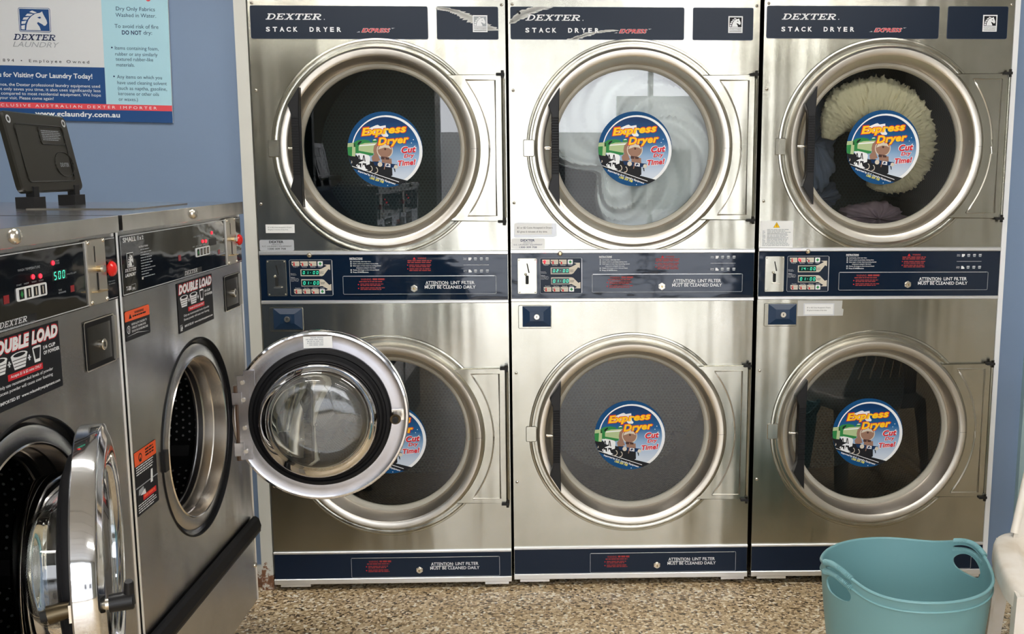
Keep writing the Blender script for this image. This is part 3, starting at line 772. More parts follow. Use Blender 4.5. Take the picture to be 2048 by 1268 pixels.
def stack_dryer(idx, loc, label, disp, led):
    t = thing('stack_dryer', label, 'dryer', loc, 0, 'stack dryers along the back wall')
    mb = MB()
    D = .86
    # skins: lower front, upper front, both with door openings
    for (z0, z1, cz) in ((.1405, .985, LO), (1.1562, 1.960, UP)):
        plate_hole(mb, .0, z0, DW, z1, DCX, cz, .288, 0., 'steel')
        mb.lathe([(.288, 0), (.288, .05)], DCX, cz, 'steel_warm')
        # pressed ring round each door, with its strike tab on the left
        mb.lathe([(R_RING+.030, 0), (R_RING+.028, -.0035), (R_RING+.023, -.004), (R_RING+.020, -.0015), (R_RING+.016, -.0015), (R_RING+.012, -.0005)], DCX, cz, 'steel')
        mb.plate(rr(DCX-R_RING-.040, cz-.027, DCX-R_RING-.004, cz+.027, .005), -.0045, .0, 'steel', .002)
    mb.box(0, .001, .03, .0012, D, 1.96, 'steel'); mb.box(DW-.0012, .001, .03, DW, D, 1.96, 'steel'); mb.box(0, D-.002, .03, DW, D, 1.96, 'dark'); mb.box(0, .001, 1.958, DW, D, 1.96, 'steel'); mb.box(0, .001, .03, DW, D, .032, 'dark')
    mb.box(.0, -.0, .985, DW, .004, 1.1562, 'steel'); mb.box(0, 0, .03, DW, .004, .1405, 'steel')
    mb.box(.04, .06, 0, DW-.04, D-.05, .032, 'dark')
    mb.obj('cabinet', t, smooth=30)
    for nm, a, b2, yo in (('trim_strip', 1.1442, 1.1570, -.008), ('trim_strip', .9850, .9963, -.008), ('trim_strip', .1316, .1405, -.007), ('trim_strip', .0265, .0455, -.010)):
        mb = MB(); mb.plate(_R(.0, a, DW, b2), yo, .0, 'alu', .002)
        if a < .03: mb.box(.02, -.008, .018, .12, .0, .027, 'alu'); mb.box(DW-.09, -.008, .018, DW-.01, .0, .027, 'alu')
        mb.obj(nm, t)
    # header
    mb = MB(); a, b2, z0, z1 = .0073, .5582, 1.8224, 1.9227
    mb.plate(rr(a, z0, b2, z1, .006), -.0025, 0, 'navy', .0006); mb.border(a, z0, b2, z1, .006, .001, -.0027, 'navy_lit')
    if idx == 1:
        jag(mb, [(.105, 1.921), (.06, 1.905), (.030, 1.886), (.012, 1.873)], .050, .012, -.0028, 'palegrey', 3)
        jag(mb, [(.325, 1.851), (.265, 1.843), (.235, 1.833), (.205, 1.8235)], .030, .022, -.0028, 'palegrey', 5, n=16)
        mb.flat(circ(.036, 1.903, .004, 10), -.0029, 'blk'); mb.flat(circ(.030, 1.908, .003, 10), -.0029, 'blk')
    wordmark(mb, 'DEXTER', .0547, 1.8800, .2335, 1.8985, -.0030, 'white'); mb.flat(circ(.2365, 1.8815, .0014, 8), -.0030, 'white')
    x = .0545
    for c, wd in zip('STACK DRYER', (.0125, .0135, .0145, .0135, .0130, 0, .0130, .0135, .0140, .0120, .0130)):
        if c != ' ': mb.text(c, x, 1.8435, x+wd, 1.8580, -.0030, 'white', .035)
        x += .0212 if c != ' ' else .0290
    mb.text('EXPRESS', .350, 1.8420, .441, 1.8555, -.0030, 'white', .05, .38); mb.text('EXPRESS', .351, 1.8425, .440, 1.8550, -.0032, 'red', .02, .38)
    mb.flat([(.335, 1.8425), (.346, 1.8425), (.3445, 1.846)], -.0030, 'grey'); mb.flat([(.444, 1.8565), (.455, 1.8565), (.446, 1.8535)], -.0030, 'grey')
    mb.obj('nameplate', t)
    mb = MB(); a, b2 = .5855, .7785
    mb.plate(rr(a, z0, b2, z1, .005), -.0025, 0, 'navy', .0006); mb.border(a, z0, b2, z1, .005, .001, -.0027, 'navy_lit')
    if idx == 0:
        jag(mb, [(.600, 1.918), (.645, 1.908), (.690, 1.888), (.725, 1.868), (.760, 1.852)], .030, .034, -.0028, 'palegrey', 8, n=34)
    mb.flat(_R(.6985, 1.8450, .7445, 1.8965), -.0030, 'white'); horse(mb, .6985, 1.8590, .7445, 1.8965, -.0032, 'white', 'blk' if idx else 'grey', .08)
    mb.text('THOROUGHBRED', .702, 1.8530, .741, 1.8570, -.0034, 'blk'); mb.flat(_R(.702, 1.8490, .741, 1.8505), -.0034, 'blk'); mb.flat(_R(.702, 1.8600, .741, 1.8590), -.0034, 'blk')
    mb.obj('emblem_plate', t)
    for (x, z) in ((.0133, 1.9305), (.789, 1.9290), (.0137, 1.6646), (.0126, 1.308), (.0137, .745), (.0126, .37)):
        mb = MB(); mb.dome(x, z, .0052, .0035, 0, 'bolt', 14); mb.flat(circ(x, z, .0018, 8), -.0036, 'dark'); mb.obj('screw', t)
    # doors and drums
    for cz, nm in ((UP, 'upper'), (LO, 'lower')):
        d = mk('door', DM['door'], t, (DCX, 0, cz))
        mk('door_glass', DM['glass'], d); mk('handle', DM['handle'], d); mk('catch_pin', DM['catch'], d)
        mk('hinge_pin', DM['hinge_top'], d); mk('hinge_pin', DM['hinge_bot'], d); mk('hinge_barrel', DM['barrel'], d)
        s2 = mk('window_sticker', STICKER, d, (.0092 if nm == 'upper' else -.002, .0345, -.002 if nm == 'upper' else -.017))
        s2['label'] = 'round blue locomotive sticker'
        mk('drum', DM['drum'], t, (DCX, 0, cz))
    control_panel(t, disp, led)
    # bolt over the control panel
    mb = MB(); mb.dome(.1610, 1.1440, .0088, .008, -.006, 'bolt', 18); mb.cyl(.1610, 1.1440, .004, -.0165, -.013, 'brass', 12); mb.obj('cam_lock', t)
    # lock box
    mb = MB(); mb.plate(rr(.0225, .895, .1315, .9735, .005), -.004, 0, 'steel', .0018); o = mb.obj('lock_box', t)
    mb = MB(); a0, c0, a1, c1 = .0365, .9015, .1295, .9705
    out = _R(a0, c0, a1, c1); inn = _R(a0+.024, c0+.020, a1-.024, c1-.018)
    V = [(x, -.0046, z) for x, z in out]+[(x, -.0042+.0, z) for x, z in inn]
    V = [(x, -.0045, z) for x, z in out]+[(x, -.012, z) for x, z in inn]
    mb.add(V, [(0, 1, 5, 4), (1, 2, 6, 5), (2, 3, 7, 6), (3, 0, 4, 7), (4, 5, 6, 7)], 'navy_lit'); mb.obj('lock_face', o, smooth=0)
    mb = MB(); mb.cyl(.0835, .9365, .0092, -.021, -.011, 'bolt', 20); mb.box(.0825, -.0218, .9335, .0845, -.0208, .9405, 'dark'); mb.obj('key_lock', o)
    # base panel
    mb = MB(); mb.plate(_R(.001, .0450, DW-.001, .1316), -.004, 0, 'navy'); o = mb.obj('base_panel', t)
    lint_flap(o, .2590, .0480, .7600, .1180, (.4885, .0730), (.5245, .0730, .6910, .0985), (.3120, .0580, .3935, .1080), 'navy', 31)
    return t

DRY = []
specs = [((.0, -.0056, -.0032), .0046, 'left stack dryer, half hidden behind the open washing machine door', ('01:00', '01:00'), None),
         ((.8087, .0079, -.001), .0008, 'middle stack dryer, brightest, white bedding tumbling in its upper drum', ('02:00', '01:00'), (340, 170)),
         ((1.6205, -.0023, .0042), -.0086, 'right stack dryer behind the teal basket, cream pile cloth in its upper drum', ('14:00', '01:00'), (398, 172))]
for i, (loc, rz, lab, disp, led) in enumerate(specs):
    t = stack_dryer(i, loc, lab, disp, led); t.rotation_euler = (0, 0, rz); DRY.append(t)

def note(parent, x0, z0, x1, z1, lines, mat='paper', y=-.001, worn=False, name='paper_note', h=None):
    mb = MB()
    if worn: mb.flat([(x0, z0+.003), (x0+.004, z0), (x1-.01, z0+.002), (x1, z0+.006), (x1-.002, z1-.003), (x0+.1*(x1-x0), z1), (x0+.002, z1-.004)], y+.0003, 'silver_label')
    mb.flat(_R(x0, z0, x1, z1) if not worn else _R(x0+.02*(x1-x0), z0+.2*(z1-z0), x1-.12*(x1-x0), z1-.06*(z1-z0)), y, mat)
    k = len(lines); H = z1-z0
    for i, (s2, a, b2, za, zb, mt, bo) in enumerate(lines):
        mb.text(s2, x0+a*(x1-x0), z0+za*H, x0+b2*(x1-x0), z0+zb*H, y-.0003, mt, bo)
    return mb.obj(name, parent, smooth=0)
COIN = [('$1 or $2 Coins Accepted in Dryers', .08, .90, .56, .72, 'blk', 0), ('$2 gives 6 minutes of dry time.', .08, .78, .30, .46, 'blk', 0)]
IMP = [('DEXTER', .28, .70, .70, .92, 'blk', .03), ('IMPORTED BY', .36, .64, .53, .62, 'blk', 0), ('G.C. LAUNDRY EQUIPMENT', .07, .93, .33, .47, 'blk', 0), ('1300 309 708', .24, .76, .09, .26, 'blk', .01)]
note(DRY[0], .0239, 1.2150, .1161, 1.2424, COIN)
def imp_label(p, mat):
    mb = MB(); x0, z0, x1, z1 = .002, 1.1578, .1115, 1.1930
    mb.plate(rr(x0, z0, x1, z1, .005), -.0008, 0, mat)
    for (s2, a, b2, za, zb, mt, bo) in IMP: mb.text(s2, x0+a*(x1-x0), z0+za*(z1-z0), x0+b2*(x1-x0), z0+zb*(z1-z0), -.0011, 'blk' if mat != 'paper' else 'ink', bo)
    mb.obj('importer_label', p, smooth=0)
imp_label(DRY[0], 'silver_label'); imp_label(DRY[1], 'paper')
note(DRY[1], .0107, 1.1950, .1512, 1.2445, COIN, 'paper', worn=True)
mb = MB(); x0, z0, x1, z1 = .0046, 1.1572, .1117, 1.2435
mb.flat(_R(x0, z0, x1, z1), -.001, 'paper')
mb.flat([(.046, 1.2215), (.068, 1.2215), (.057, 1.2400)], -.0012, 'blk'); mb.flat([(.0475, 1.2222), (.0665, 1.2222), (.057, 1.2385)], -.0013, 'yellow'); mb.flat(_R(.0563, 1.2265, .0577, 1.2335), -.0014, 'blk'); mb.flat(_R(.0563, 1.2238, .0577, 1.2250), -.0014, 'blk')
for k in range(3): mb.greek(.011, 1.1985-k*.0135, .022, 1.2115-k*.0135, 3, -.0012, 'grey', 50+k, .5, .3); mb.greek(.026, 1.1985-k*.0135, .104, 1.2165-k*.0135, 4, -.0012, 'grey', 60+k, .5, .3)
mb.greek(.011, 1.160, .104, 1.1715, 3, -.0012, 'grey', 70, .5, .1)
mb.obj('warning_notice', DRY[2], smooth=0)
mb = MB(); mb.flat([(.1340, .9290), (.2860, .9300), (.2875, .9520), (.2820, .9540), (.2830, .9810), (.1340, .9830)], -.0004, MT['palegrey']); mb.flat(_R(.1540, .9310, .2560, .9720), -.0007, 'silver_label')
mb.obj('tape_mark', DRY[2], smooth=0)
note(DRY[2], .1580, .9350, .2530, .9690, COIN)

# ------------------------------------------------------------------ laundry in the drums
def blob(name, fr, fth, mat, nr=46, nt_=150, y0=.09, dep=.22, label='', cat='laundry', loc=(0, 0, 0), prof=None):
    """a tumbling heap: polar sheet facing the glass with folds, closed at the back"""
    V, Fc = [], []
    for j in range(nr+1):
        for i in range(nt_):
            th = 2*pi*i/nt_; V.append(prof(j/nr, th))
    for j in range(nr):
        for i in range(nt_): q = (i+1) % nt_; Fc.append((j*nt_+i, j*nt_+q, (j+1)*nt_+q, (j+1)*nt_+i))
    Fc.append(tuple(range(nt_))[::-1]); Fc.append(tuple(range(nr*nt_, (nr+1)*nt_)))
    mb = MB(); mb.add(V, Fc, mat); o = mb.obj(name, None, loc, smooth=80)
    return tag(o, label, cat)
UPW = [d.location.x+DCX for d in DRY]
def nz(x, y, z=0.): return noise.noise(Vector((x, y, z)))
def sheet_prof(t, th):
    # closed heap: t 0..1 runs front centre -> rim -> back
    cut = 0
    d = (th-radians(218)+pi) % (2*pi)-pi           # lower-left bite where the drum shows
    R = .295-.165*math.exp(-(d/.42)**2)+.02*nz(cos(th)*2, sin(th)*2, 5)
    if t < .7:
        s = t/.7; r = R*sin(s*pi/2)+.004
        sw = th+2.6*s                               # folds wind with the drum
        f = .045*nz(cos(sw)*2.2, sin(sw)*2.2, s*1.2)+.030*nz(cos(sw)*5, sin(sw)*5, s*2.2+3)+.015*nz(cos(sw)*11, sin(sw)*11, s*4+9)
        y = .122-.024*sin(s*pi)*.8+f+.10*max(0, s-.78)/.22
    else:
        s = (t-.7)/.3; r = R*(1-.5*s); y = .25+.2*s
    return (r*cos(th), y, r*sin(th))
blob('bed_sheet', 0, 0, 'cloth_w', label='white bedding tumbling behind the upper glass of the middle dryer', cat='bedding', loc=(UPW[1], 0, UP), prof=sheet_prof)

def pile_arc():
    """thick cream pile mat bent in an arc round the drum, tufted edge"""
    V, Fc = [], []; na, nr = 260, 56
    for i in range(na+1):
        f = i/na; th = radians(168-f*262)
        rm = .150-.028*f+.012*sin(f*5); w0 = .078*min(1, f*5+.25)*min(1, (1-f)*4+.18)
        wy = .050*min(1, f*6+.3)*min(1, (1-f)*5+.3)
        for j in range(nr):
            a = 2*pi*j/nr
            tuft = 1+.16*nz(th*28, a*6, 1)+.12*nz(th*60, a*12, 4)+.10*nz(th*8, a*2, 8)
            if -1.2 < th < 1.6 and cos(a) > .2: tuft += .18*abs(nz(th*45, a*9, 12))
            r = rm+w0*cos(a)*tuft; y = .125+wy*sin(a)*tuft
            V.append((r*cos(th), y, r*sin(th)))
    for i in range(na):
        for j in range(nr): q = (j+1) % nr; Fc.append((i*nr+j, i*nr+q, (i+1)*nr+q, (i+1)*nr+j))
    Fc.append(tuple(range(nr))[::-1]); Fc.append(tuple(range(na*nr, (na+1)*nr)))
    mb = MB(); mb.add(V, Fc, 'cloth_c'); return mb
tag(pile_arc().obj('bath_mat', None, (UPW[2], 0, UP), smooth=80), 'cream shaggy pile mat curled inside the upper drum of the right dryer', 'bath mat')
def lump(cx, cz, rx, rz, y0, dy, seed, rough=.3):
    def f(t, th):
        s = t*pi; r = sin(s)
        k = 1+rough*nz(cos(th)*1.8+seed, sin(th)*1.8, t*2)+.5*rough*nz(cos(th)*5, sin(th)*5+seed, t*5)+.25*rough*nz(cos(th)*12, sin(th)*12+seed, t*10)
        return (cx+rx*r*cos(th)*k, y0-dy*cos(s)*k, cz+rz*r*sin(th)*k)
    return f
blob('shirt', 0, 0, 'cloth_b', label='blue-grey garment at the left of the cream mat in the right dryer', cat='garment', loc=(UPW[2], 0, UP), prof=lump(-.165, .02, .085, .17, .30, .06, 3))
blob('towel', 0, 0, 'cloth_p', label='mauve cloth at the bottom of the upper drum of the right dryer', cat='garment', loc=(UPW[2], 0, UP), prof=lump(.03, -.235, .12, .055, .16, .06, 8))
blob('jeans', 0, 0, 'cloth_b', label='dark blue-grey garment low left in the upper drum of the right dryer', cat='garment', loc=(UPW[2], 0, UP), prof=lump(-.10, -.18, .10, .07, .50, .06, 14))

# ------------------------------------------------------------------ washing machines (local x = depth along the row, -y faces the aisle)
WX, WN, WW = .2164, -1.5515, .660
DC_S, DC_Z = .336, .868
def warn_sticker(p):
    mb = MB(); y = -.0008; x0, x1 = .0105, .1155
    mb.flat(rr(x0, 1.1228, x1, 1.1747, .003), y, 'blk'); mb.flat([(x0, 1.1567)]+[(x1, 1.1560)]+[(x1, 1.1720), (x1-.003, 1.1747), (x0+.003, 1.1747), (x0, 1.1720)], y-.0003, 'orange')
    mb.flat([(.026, 1.1605), (.038, 1.1605), (.032, 1.1690)], y-.0006, 'blk'); mb.text('WARNING', .050, 1.1665, .090, 1.1710, y-.0006, 'blk', .03); mb.greek(.042, 1.1600, .100, 1.1645, 1, y-.0006, 'blk', 4, .6, .05)
    mb.flat(circ(.0235, 1.1420, .0072, 20), y-.0003, 'white'); mb.flat(circ(.0235, 1.1420, .0060, 20), y-.0005, 'blk'); mb.flat([(.021, 1.1375), (.024, 1.1375), (.0255, 1.1425), (.024, 1.1470), (.0215, 1.1455), (.0225, 1.1420)], y-.0007, 'white')
    for k, s2 in enumerate(('NEVER ALLOW CHILDREN TO', 'OPERATE THE MACHINE', 'OR PLAY IN OR NEAR MACHINE')): mb.text(s2, .036, 1.1475-k*.0062, .075+len(s2)*.00115, 1.1515-k*.0062, y-.0003, 'white', .01)
    mb.flat([(.012, 1.1305), (.060, 1.1318), (.110, 1.1268), (.060, 1.1328)], y-.0003, 'white')
    mb.obj('warning_sticker', p, smooth=0)
def warn_sticker2(p):
    mb = MB(); y = -.0008; x0, x1, z0, z1 = .0095, .1045, .8080, .9240
    mb.flat(_R(x0, z0, x1, z1), y, 'blk'); mb.flat(_R(x0, .8985, x1, z1), y-.0003, 'orange'); mb.flat(_R(x0, .8600, x1, .8580), y-.0003, 'grey')
    mb.flat(circ(.034, .9110, .0075, 16), y-.0006, 'blk'); mb.flat(circ(.034, .9110, .0050, 16), y-.0007, 'orange'); mb.flat([(.029, .903), (.039, .903), (.034, .912)], y-.0008, 'blk')
    mb.greek(.056, .9040, .094, .9200, 3, y-.0006, 'blk', 6, .55, .1); mb.greek(.014, .8790, .096, .8965, 4, y-.0003, 'white', 9, .45, .2)
    mb.flat([(.072, .8520), (.082, .8520), (.084, .8760), (.076, .8760)], y-.0003, 'white'); mb.flat([(.018, .8440), (.042, .8470), (.040, .8560), (.020, .8540)], y-.0003, 'grey'); mb.flat([(.024, .8430), (.050, .8390), (.046, .8500)], y-.0004, 'white')
    mb.flat(_R(.036, .8300, .094, .8400), y-.0004, 'red'); mb.greek(.040, .8320, .090, .8385, 1, y-.0006, 'orange', 5, .7, .1); mb.greek(.014, .8100, .095, .8275, 4, y-.0003, 'white', 19, .4, .25)
    mb.obj('door_warning_sticker', p, smooth=0)
def load_sticker(p):
    mb = MB(); y = -.0008; x0, x1, z0, z1 = .2530, .4545, 1.0965, 1.1955; wd = x1-x0; H = z1-z0
    X = lambda u: x0+u*wd
    Z = lambda v: z0+v*H
    mb.flat(_R(x0, z0, x1, z1), y, 'blk')
    mb.text('DOUBLE LOAD', X(.03), Z(.755), X(.985), Z(.975), y-.0003, 'red', .10, .22); mb.text('DOUBLE LOAD', X(.04), Z(.770), X(.975), Z(.960), y-.0006, 'white', .065, .22)
    for c in (.17, .43):
        mb.flat([(X(c-.07), Z(.50)), (X(c+.07), Z(.50)), (X(c+.105), Z(.68)), (X(c-.105), Z(.68))], y-.0003, 'white'); mb.flat([(X(c+.11*cos(a)), Z(.69+.045*sin(a))) for a in [k*pi/8 for k in range(16)]], y-.0005, 'white')
        mb.flat([(X(c+.08*cos(a)), Z(.695+.028*sin(a))) for a in [k*pi/8 for k in range(16)]], y-.0007, 'blk')
        for k in range(3): mb.flat(_R(X(c-.09+k*.008), Z(.635-k*.045), X(c+.09-k*.008), Z(.625-k*.045)), y-.0006, 'blk')
    for c in (.30, .56): mb.flat(_R(X(c-.022), Z(.595), X(c+.022), Z(.615)), y-.0003, 'white'); mb.flat(_R(X(c-.009), Z(.565), X(c+.009), Z(.645)), y-.0003, 'white')
    mb.flat([(X(.625), Z(.50)), (X(.705), Z(.50)), (X(.725), Z(.72)), (X(.605), Z(.72))], y-.0003, 'white'); mb.flat([(X(.640), Z(.545)), (X(.693), Z(.545)), (X(.712), Z(.705)), (X(.618), Z(.705))], y-.0005, 'blk')
    mb.flat([(X(.665+.06*cos(a)), Z(.72+.018*sin(a))) for a in [k*pi/8 for k in range(16)]], y-.0004, 'white')
    mb.text('1/4 CUP', X(.755), Z(.645), X(.93), Z(.70), y-.0003, 'white', .04); mb.text('OF POWDER', X(.755), Z(.565), X(.985), Z(.62), y-.0003, 'white', .04)
    mb.flat(_R(X(.27), Z(.375), X(.73), Z(.465)), y-.0003, 'red'); mb.text('Accepts $1 & $2 coins ONLY', X(.30), Z(.395), X(.71), Z(.45), y-.0006, 'white', .02)
    mb.text('Only use recommended levels of powder', X(.14), Z(.285), X(.87), Z(.345), y-.0003, 'white', .008); mb.text('Excess powder will cause over foaming', X(.14), Z(.205), X(.86), Z(.265), y-.0003, 'white', .008)
    mb.text('IMPORTED BY', X(.15), Z(.085), X(.40), Z(.13), y-.0003, 'white', .02); mb.text('www.gclaundryequipment.com', X(.42), Z(.075), X(.96), Z(.13), y-.0003, 'white', .02)
    horse(mb, X(.03), Z(.04), X(.09), Z(.16), y-.0003, 'white', 'blk', .05)
    mb.obj('load_sticker', p, smooth=0)

CXD, RD = .185, .197
def washer_door_parts(root, phi, sticker):
    mb = MB(); c = -CXD
    # chrome hoop: domed outer bezel, rim band, flat inner flange
    mb.lathe([(.138, -.010), (.146, -.016), (.160, -.0205), (.178, -.0195), (RD-.008, -.0155), (RD-.003, -.0150), (RD, -.0135), (RD+.0008, -.011), (RD+.0010, .002), (RD+.0008, .0155), (RD-.001, .0178), (RD-.005, .0185)], c, 0, 'chrome', 128)
    mb.lathe([(RD-.005, .0185), (.186, .0165), (.172, .0180), (.158, .0180)], c, 0, 'wrim', 128)
    d = mb.obj('door', root, (.541, -.016, DC_Z-.012), (0, 0, phi))
    mb = MB(); mb.lathe([(.160, .016), (.160, .026), (.156, .032), (.150, .033), (.147, .029), (.143, .030), (.139, .038), (.134, .040), (.131, .034), (.131, .018)], c, 0, 'blackdull', 96); mb.lathe([(.131, .033), (.128, .038), (.1265, .030)], c, 0, 'hosebrown', 96); mb.obj('door_seal', d)
    mb = MB()   # clear bowl: closed shell
    o = [(.133, .020), (.1325, .055), (.128, .074), (.118, .090), (.104, .098), (.085, .102), (.05, .105), (.0001, .106)]
    inn = [(.0001, .098), (.05, .097), (.082, .094), (.099, .090), (.111, .083), (.120, .070), (.124, .054), (.1245, .020)]
    mb.lathe(o+inn+[o[0]], c, 0, 'bowl', 96); mb.obj('glass_bowl', d, smooth=60)
    mb = MB(); mb.lathe([(.139, -.010), (.10, -.011), (.05, -.0115), (.0001, -.012)], c, 0, 'glass', 64); mb.obj('outer_glass', d)
    # hinge bracket
    mb = MB(); mb.box(-.030, .0165, -.095, -.004, .0215, .100, 'wrim'); mb.box(-.042, .0165, .06, -.018, .0205, .112, 'wrim')
    for z in (.085, .045, -.02, -.075): mb.tube([(-.016, .0215, z), (-.016, .025, z)], .005, 'bolt', 10)
    mb.box(-.012, .010, .035, .008, .026, .062, 'wrim'); mb.box(-.012, .010, -.085, .008, .026, -.055, 'wrim'); mb.tube([(.0, .012, -.098), (.0, .012, .075)], .0075, 'hosebrown', 12); mb.obj('hinge', d)
    # latch stud on the inside, handle on the outside, at the free edge
    e = -2*CXD+.012
    mb = MB(); mb.cyl(0, 0, .0001, 0, .001, 'bolt', 6)
    mb = MB(); mb.box(e-.014, .016, -.012, e+.020, .022, .012, 'bolt'); mb.tube([(e+.004, .018, .0), (e+.004, .036, -.002), (e+.003, .048, -.004)], [.0105, .012, .0125], 'bronze', 16); mb.tube([(e+.003, .048, -.004), (e+.003, .056, -.005)], .007, 'dark', 12); mb.obj('latch_stud', d)
    mb = MB(); mb.tube([(e+.004, -.014, 0), (e+.004, -.027, 0)], .008, 'bolt', 14); mb.tube([(e+.004, -.024, 0), (e+.004, -.052, .001), (e+.004, -.054, .001)], [.0120, .0125, .0105], 'black', 18); mb.tube([(e+.004, -.0475, -.004), (e+.003, -.048, .010), (e+.0, -.049, .026), (e-.001, -.049, .029)], [.0080, .0068, .0062, .005], 'black', 14); mb.obj('handle', d)
    if sticker:
        mb = MB(); z0, z1 = .160, .187
        mb.flat(_R(-CXD-.032, z0, -CXD+.032, z1), .0195, 'paper'); mb.greek(-CXD-.012, .164, -CXD+.029, .185, 5, .0198, 'grey', 23, .45, .3); 
        mb.obj('data_label', d, smooth=0)
    return d

def washer(idx, loc, label, phi):
    t = thing('washing_machine', label, 'washing machine', loc, pi/2, 'washing machines in the left row')
    mb = MB()
    Zb, Zt, D = .365, 1.3138, .68
    plate_hole(mb, .002, .62, WW-.002, 1.195, DC_S, DC_Z, .203, 0, 'wsteel'); mb.flat(_R(.002, Zb, WW-.002, .62), 0, 'wsteel'); mb.flat(_R(.002, 1.195, WW-.002, Zt), 0, 'wsteel')
    mb.box(.0005, .0012, Zb, .002, D, Zt, 'wsteel'); mb.box(WW-.002, .0012, Zb, WW-.0005, D, Zt, 'wsteel'); mb.box(.002, D-.002, Zb, WW-.002, D, Zt, 'wsteel'); mb.box(.002, .0012, Zb, WW-.002, D, Zb+.003, 'wsteel')
    for x in (0.0025, WW-.0025): mb.tube([(x, .0, Zb), (x, .0, Zt)], .0026, 'alu', 6)
    mb.obj('cabinet', t, smooth=30)
    mb = MB()
    mb.lathe([(.2035, -.0005), (.2035, .016), (.196, .017), (.193, .006), (.188, .003), (.168, .0015)], DC_S, DC_Z, 'wsteel', 96); mb.lathe([(.2065, .0), (.2055, -.002), (.2035, -.002), (.2030, .006)], DC_S, DC_Z, 'blackdull', 96); mb.obj('door_recess', t)
    mb = MB(); mb.lathe([(.168, .0015), (.1665, -.0005), (.1645, .001), (.1620, .026), (.1600, .028), (.1575, .046), (.1535, .048)], DC_S, DC_Z, 'collar', 96); mb.lathe([(.1535, .048), (.1525, .058), (.150, .060), (.150, .064)], DC_S, DC_Z, 'wrim', 96); mb.obj('door_collar', t)
    mb = MB(); mb.lathe([(.150, .064), (.158, .067), (.238, .070), (.245, .08), (.245, .52)], 0, 0, 'wdrum', 96); mb.flat(circ(0, 0, .245, 64), .52, 'wdrumb')
    for k in range(3):
        a = radians(95+120*k); c, s2 = cos(a), sin(a); V = []
        for (r_, off) in ((.244, -.03), (.244, .03), (.19, .012), (.19, -.012)):
            for yy in (.09, .51): V.append((r_*c-off*s2, yy, r_*s2+off*c))
        mb.add(V, [(0, 1, 7, 6), (2, 4, 5, 3), (4, 6, 7, 5), (0, 6, 4, 2)], 'tubdark')
    mb.obj('drum', t, (DC_S, 0, DC_Z))
    # strike block on the near side of the opening
    mb = MB(); mb.box(.132, -.006, DC_Z-.016, .150, .012, DC_Z+.024, 'black'); mb.obj('strike_block', t)
    # lid
    mb = MB(); mb.plate(_R(.0015, Zt, WW-.0015, 1.3416), -.012, -.010, 'wtop', .0006); mb.box(.0015, -.0105, Zt+.001, WW-.0015, D, 1.3413, 'wtop'); top = mb.obj('top_panel', t)
    mb = MB(); mb.dome(.3344, 1.3290, .0112, .008, -.012, 'bolt', 20); mb.obj('lid_bolt', t)
    # control panel
    mb = MB(); mb.plate(_R(.003, 1.2025, WW-.003, 1.3070), -.004, 0, 'black_gloss'); y = -.0044
    mb.border(.004, 1.2040, .549, 1.3055, .001, .0016, y, 'silver_label')
    mb.flat(_R(.605, 1.2045, .655, 1.2058), y, 'silver_label'); mb.flat(_R(.605, 1.3040, .655, 1.3053), y, 'silver_label')
    mb.text('SMALL', .0160, 1.2935, .0700, 1.3020, y, 'white', .03); mb.text('x 2', .0850, 1.2940, .1020, 1.3010, y, 'white', .03); mb.flat(rr(.0745, 1.2935, .0820, 1.3015, .001), y, 'grey')
    horse(mb, .0270, 1.2500, .0540, 1.2750, y, 'white', 'blk', .05)
    wordmark(mb, 'DEXTER', .0170, 1.2425, .0640, 1.2482, y, 'white'); mb.text('LAUNDRY', .0170, 1.2340, .0620, 1.2400, y, 'white', .02, .3)
    mb.text('T-300', .0180, 1.2105, .0370, 1.2180, y, 'white', .02); mb.border(.0395, 1.2090, .0570, 1.2195, .001, .0006, y, 'grey'); mb.text('USA', .043, 1.2105, .053, 1.2140, y, 'white', .02)
    mb.text('INSTRUCTIONS', .0800, 1.2800, .1200, 1.2830, y, 'white'); mb.greek(.0850, 1.2230, .1500, 1.2770, 11, y, 'grey', 77, .32, .5)
    mb.flat(_R(.0850, 1.2230, .0910, 1.2275), y, 'white')
    mb.flat(_R(.285, 1.2030, .388, 1.2170), -.0043, 'black'); wordmark(mb, 'DEXTER', .2900, 1.2085, .3640, 1.2165, y-.0002, 'white'); mb.text('COMMERCIAL WASHER', .2700, 1.2035, .3830, 1.2070, y-.0002, 'grey')
    mb.text('WASH TEMPERATURE', .3480, 1.2790, .4080, 1.2825, y, 'grey')
    for k, s2 in enumerate(('START', 'HOT', 'WARM', 'COLD')): mb.text(s2, .342+k*.020, 1.2598, .355+k*.020, 1.2620, y, 'grey')
    mb.text('WASH', .4520, 1.2830, .4640, 1.2855, y, 'grey'); mb.text('CYCLE', .4520, 1.2795, .4650, 1.2820, y, 'grey'); mb.text('MINUTES LEFT', .4840, 1.2600, .5150, 1.2625, y, 'grey')
    mb.text('TIME', .4560, 1.2390, .466, 1.2415, y, 'grey'); mb.text('REMAINING', .4560, 1.2350, .478, 1.2375, y, 'grey')
    mb.text('Push button', .6240, 1.2330, .6480, 1.2355, y, 'grey'); mb.text('to continue', .6240, 1.2290, .6480, 1.2315, y, 'grey')
    mb.flat(_R(.4930, 1.2330, .5050, 1.2430), y, 'led_dim'); mb.flat(_R(.2620, 1.2395, .2760, 1.2510) if idx else _R(.3070, 1.2395, .3210, 1.2510), y, 'led_dim')
    cp = mb.obj('control_panel', t, smooth=0)
    mb = MB(); x0 = .340 if idx == 0 else .358
    mb.plate(rr(x0, 1.2385, x0+.080, 1.2570, .003), -.0058, -.004, 'white')
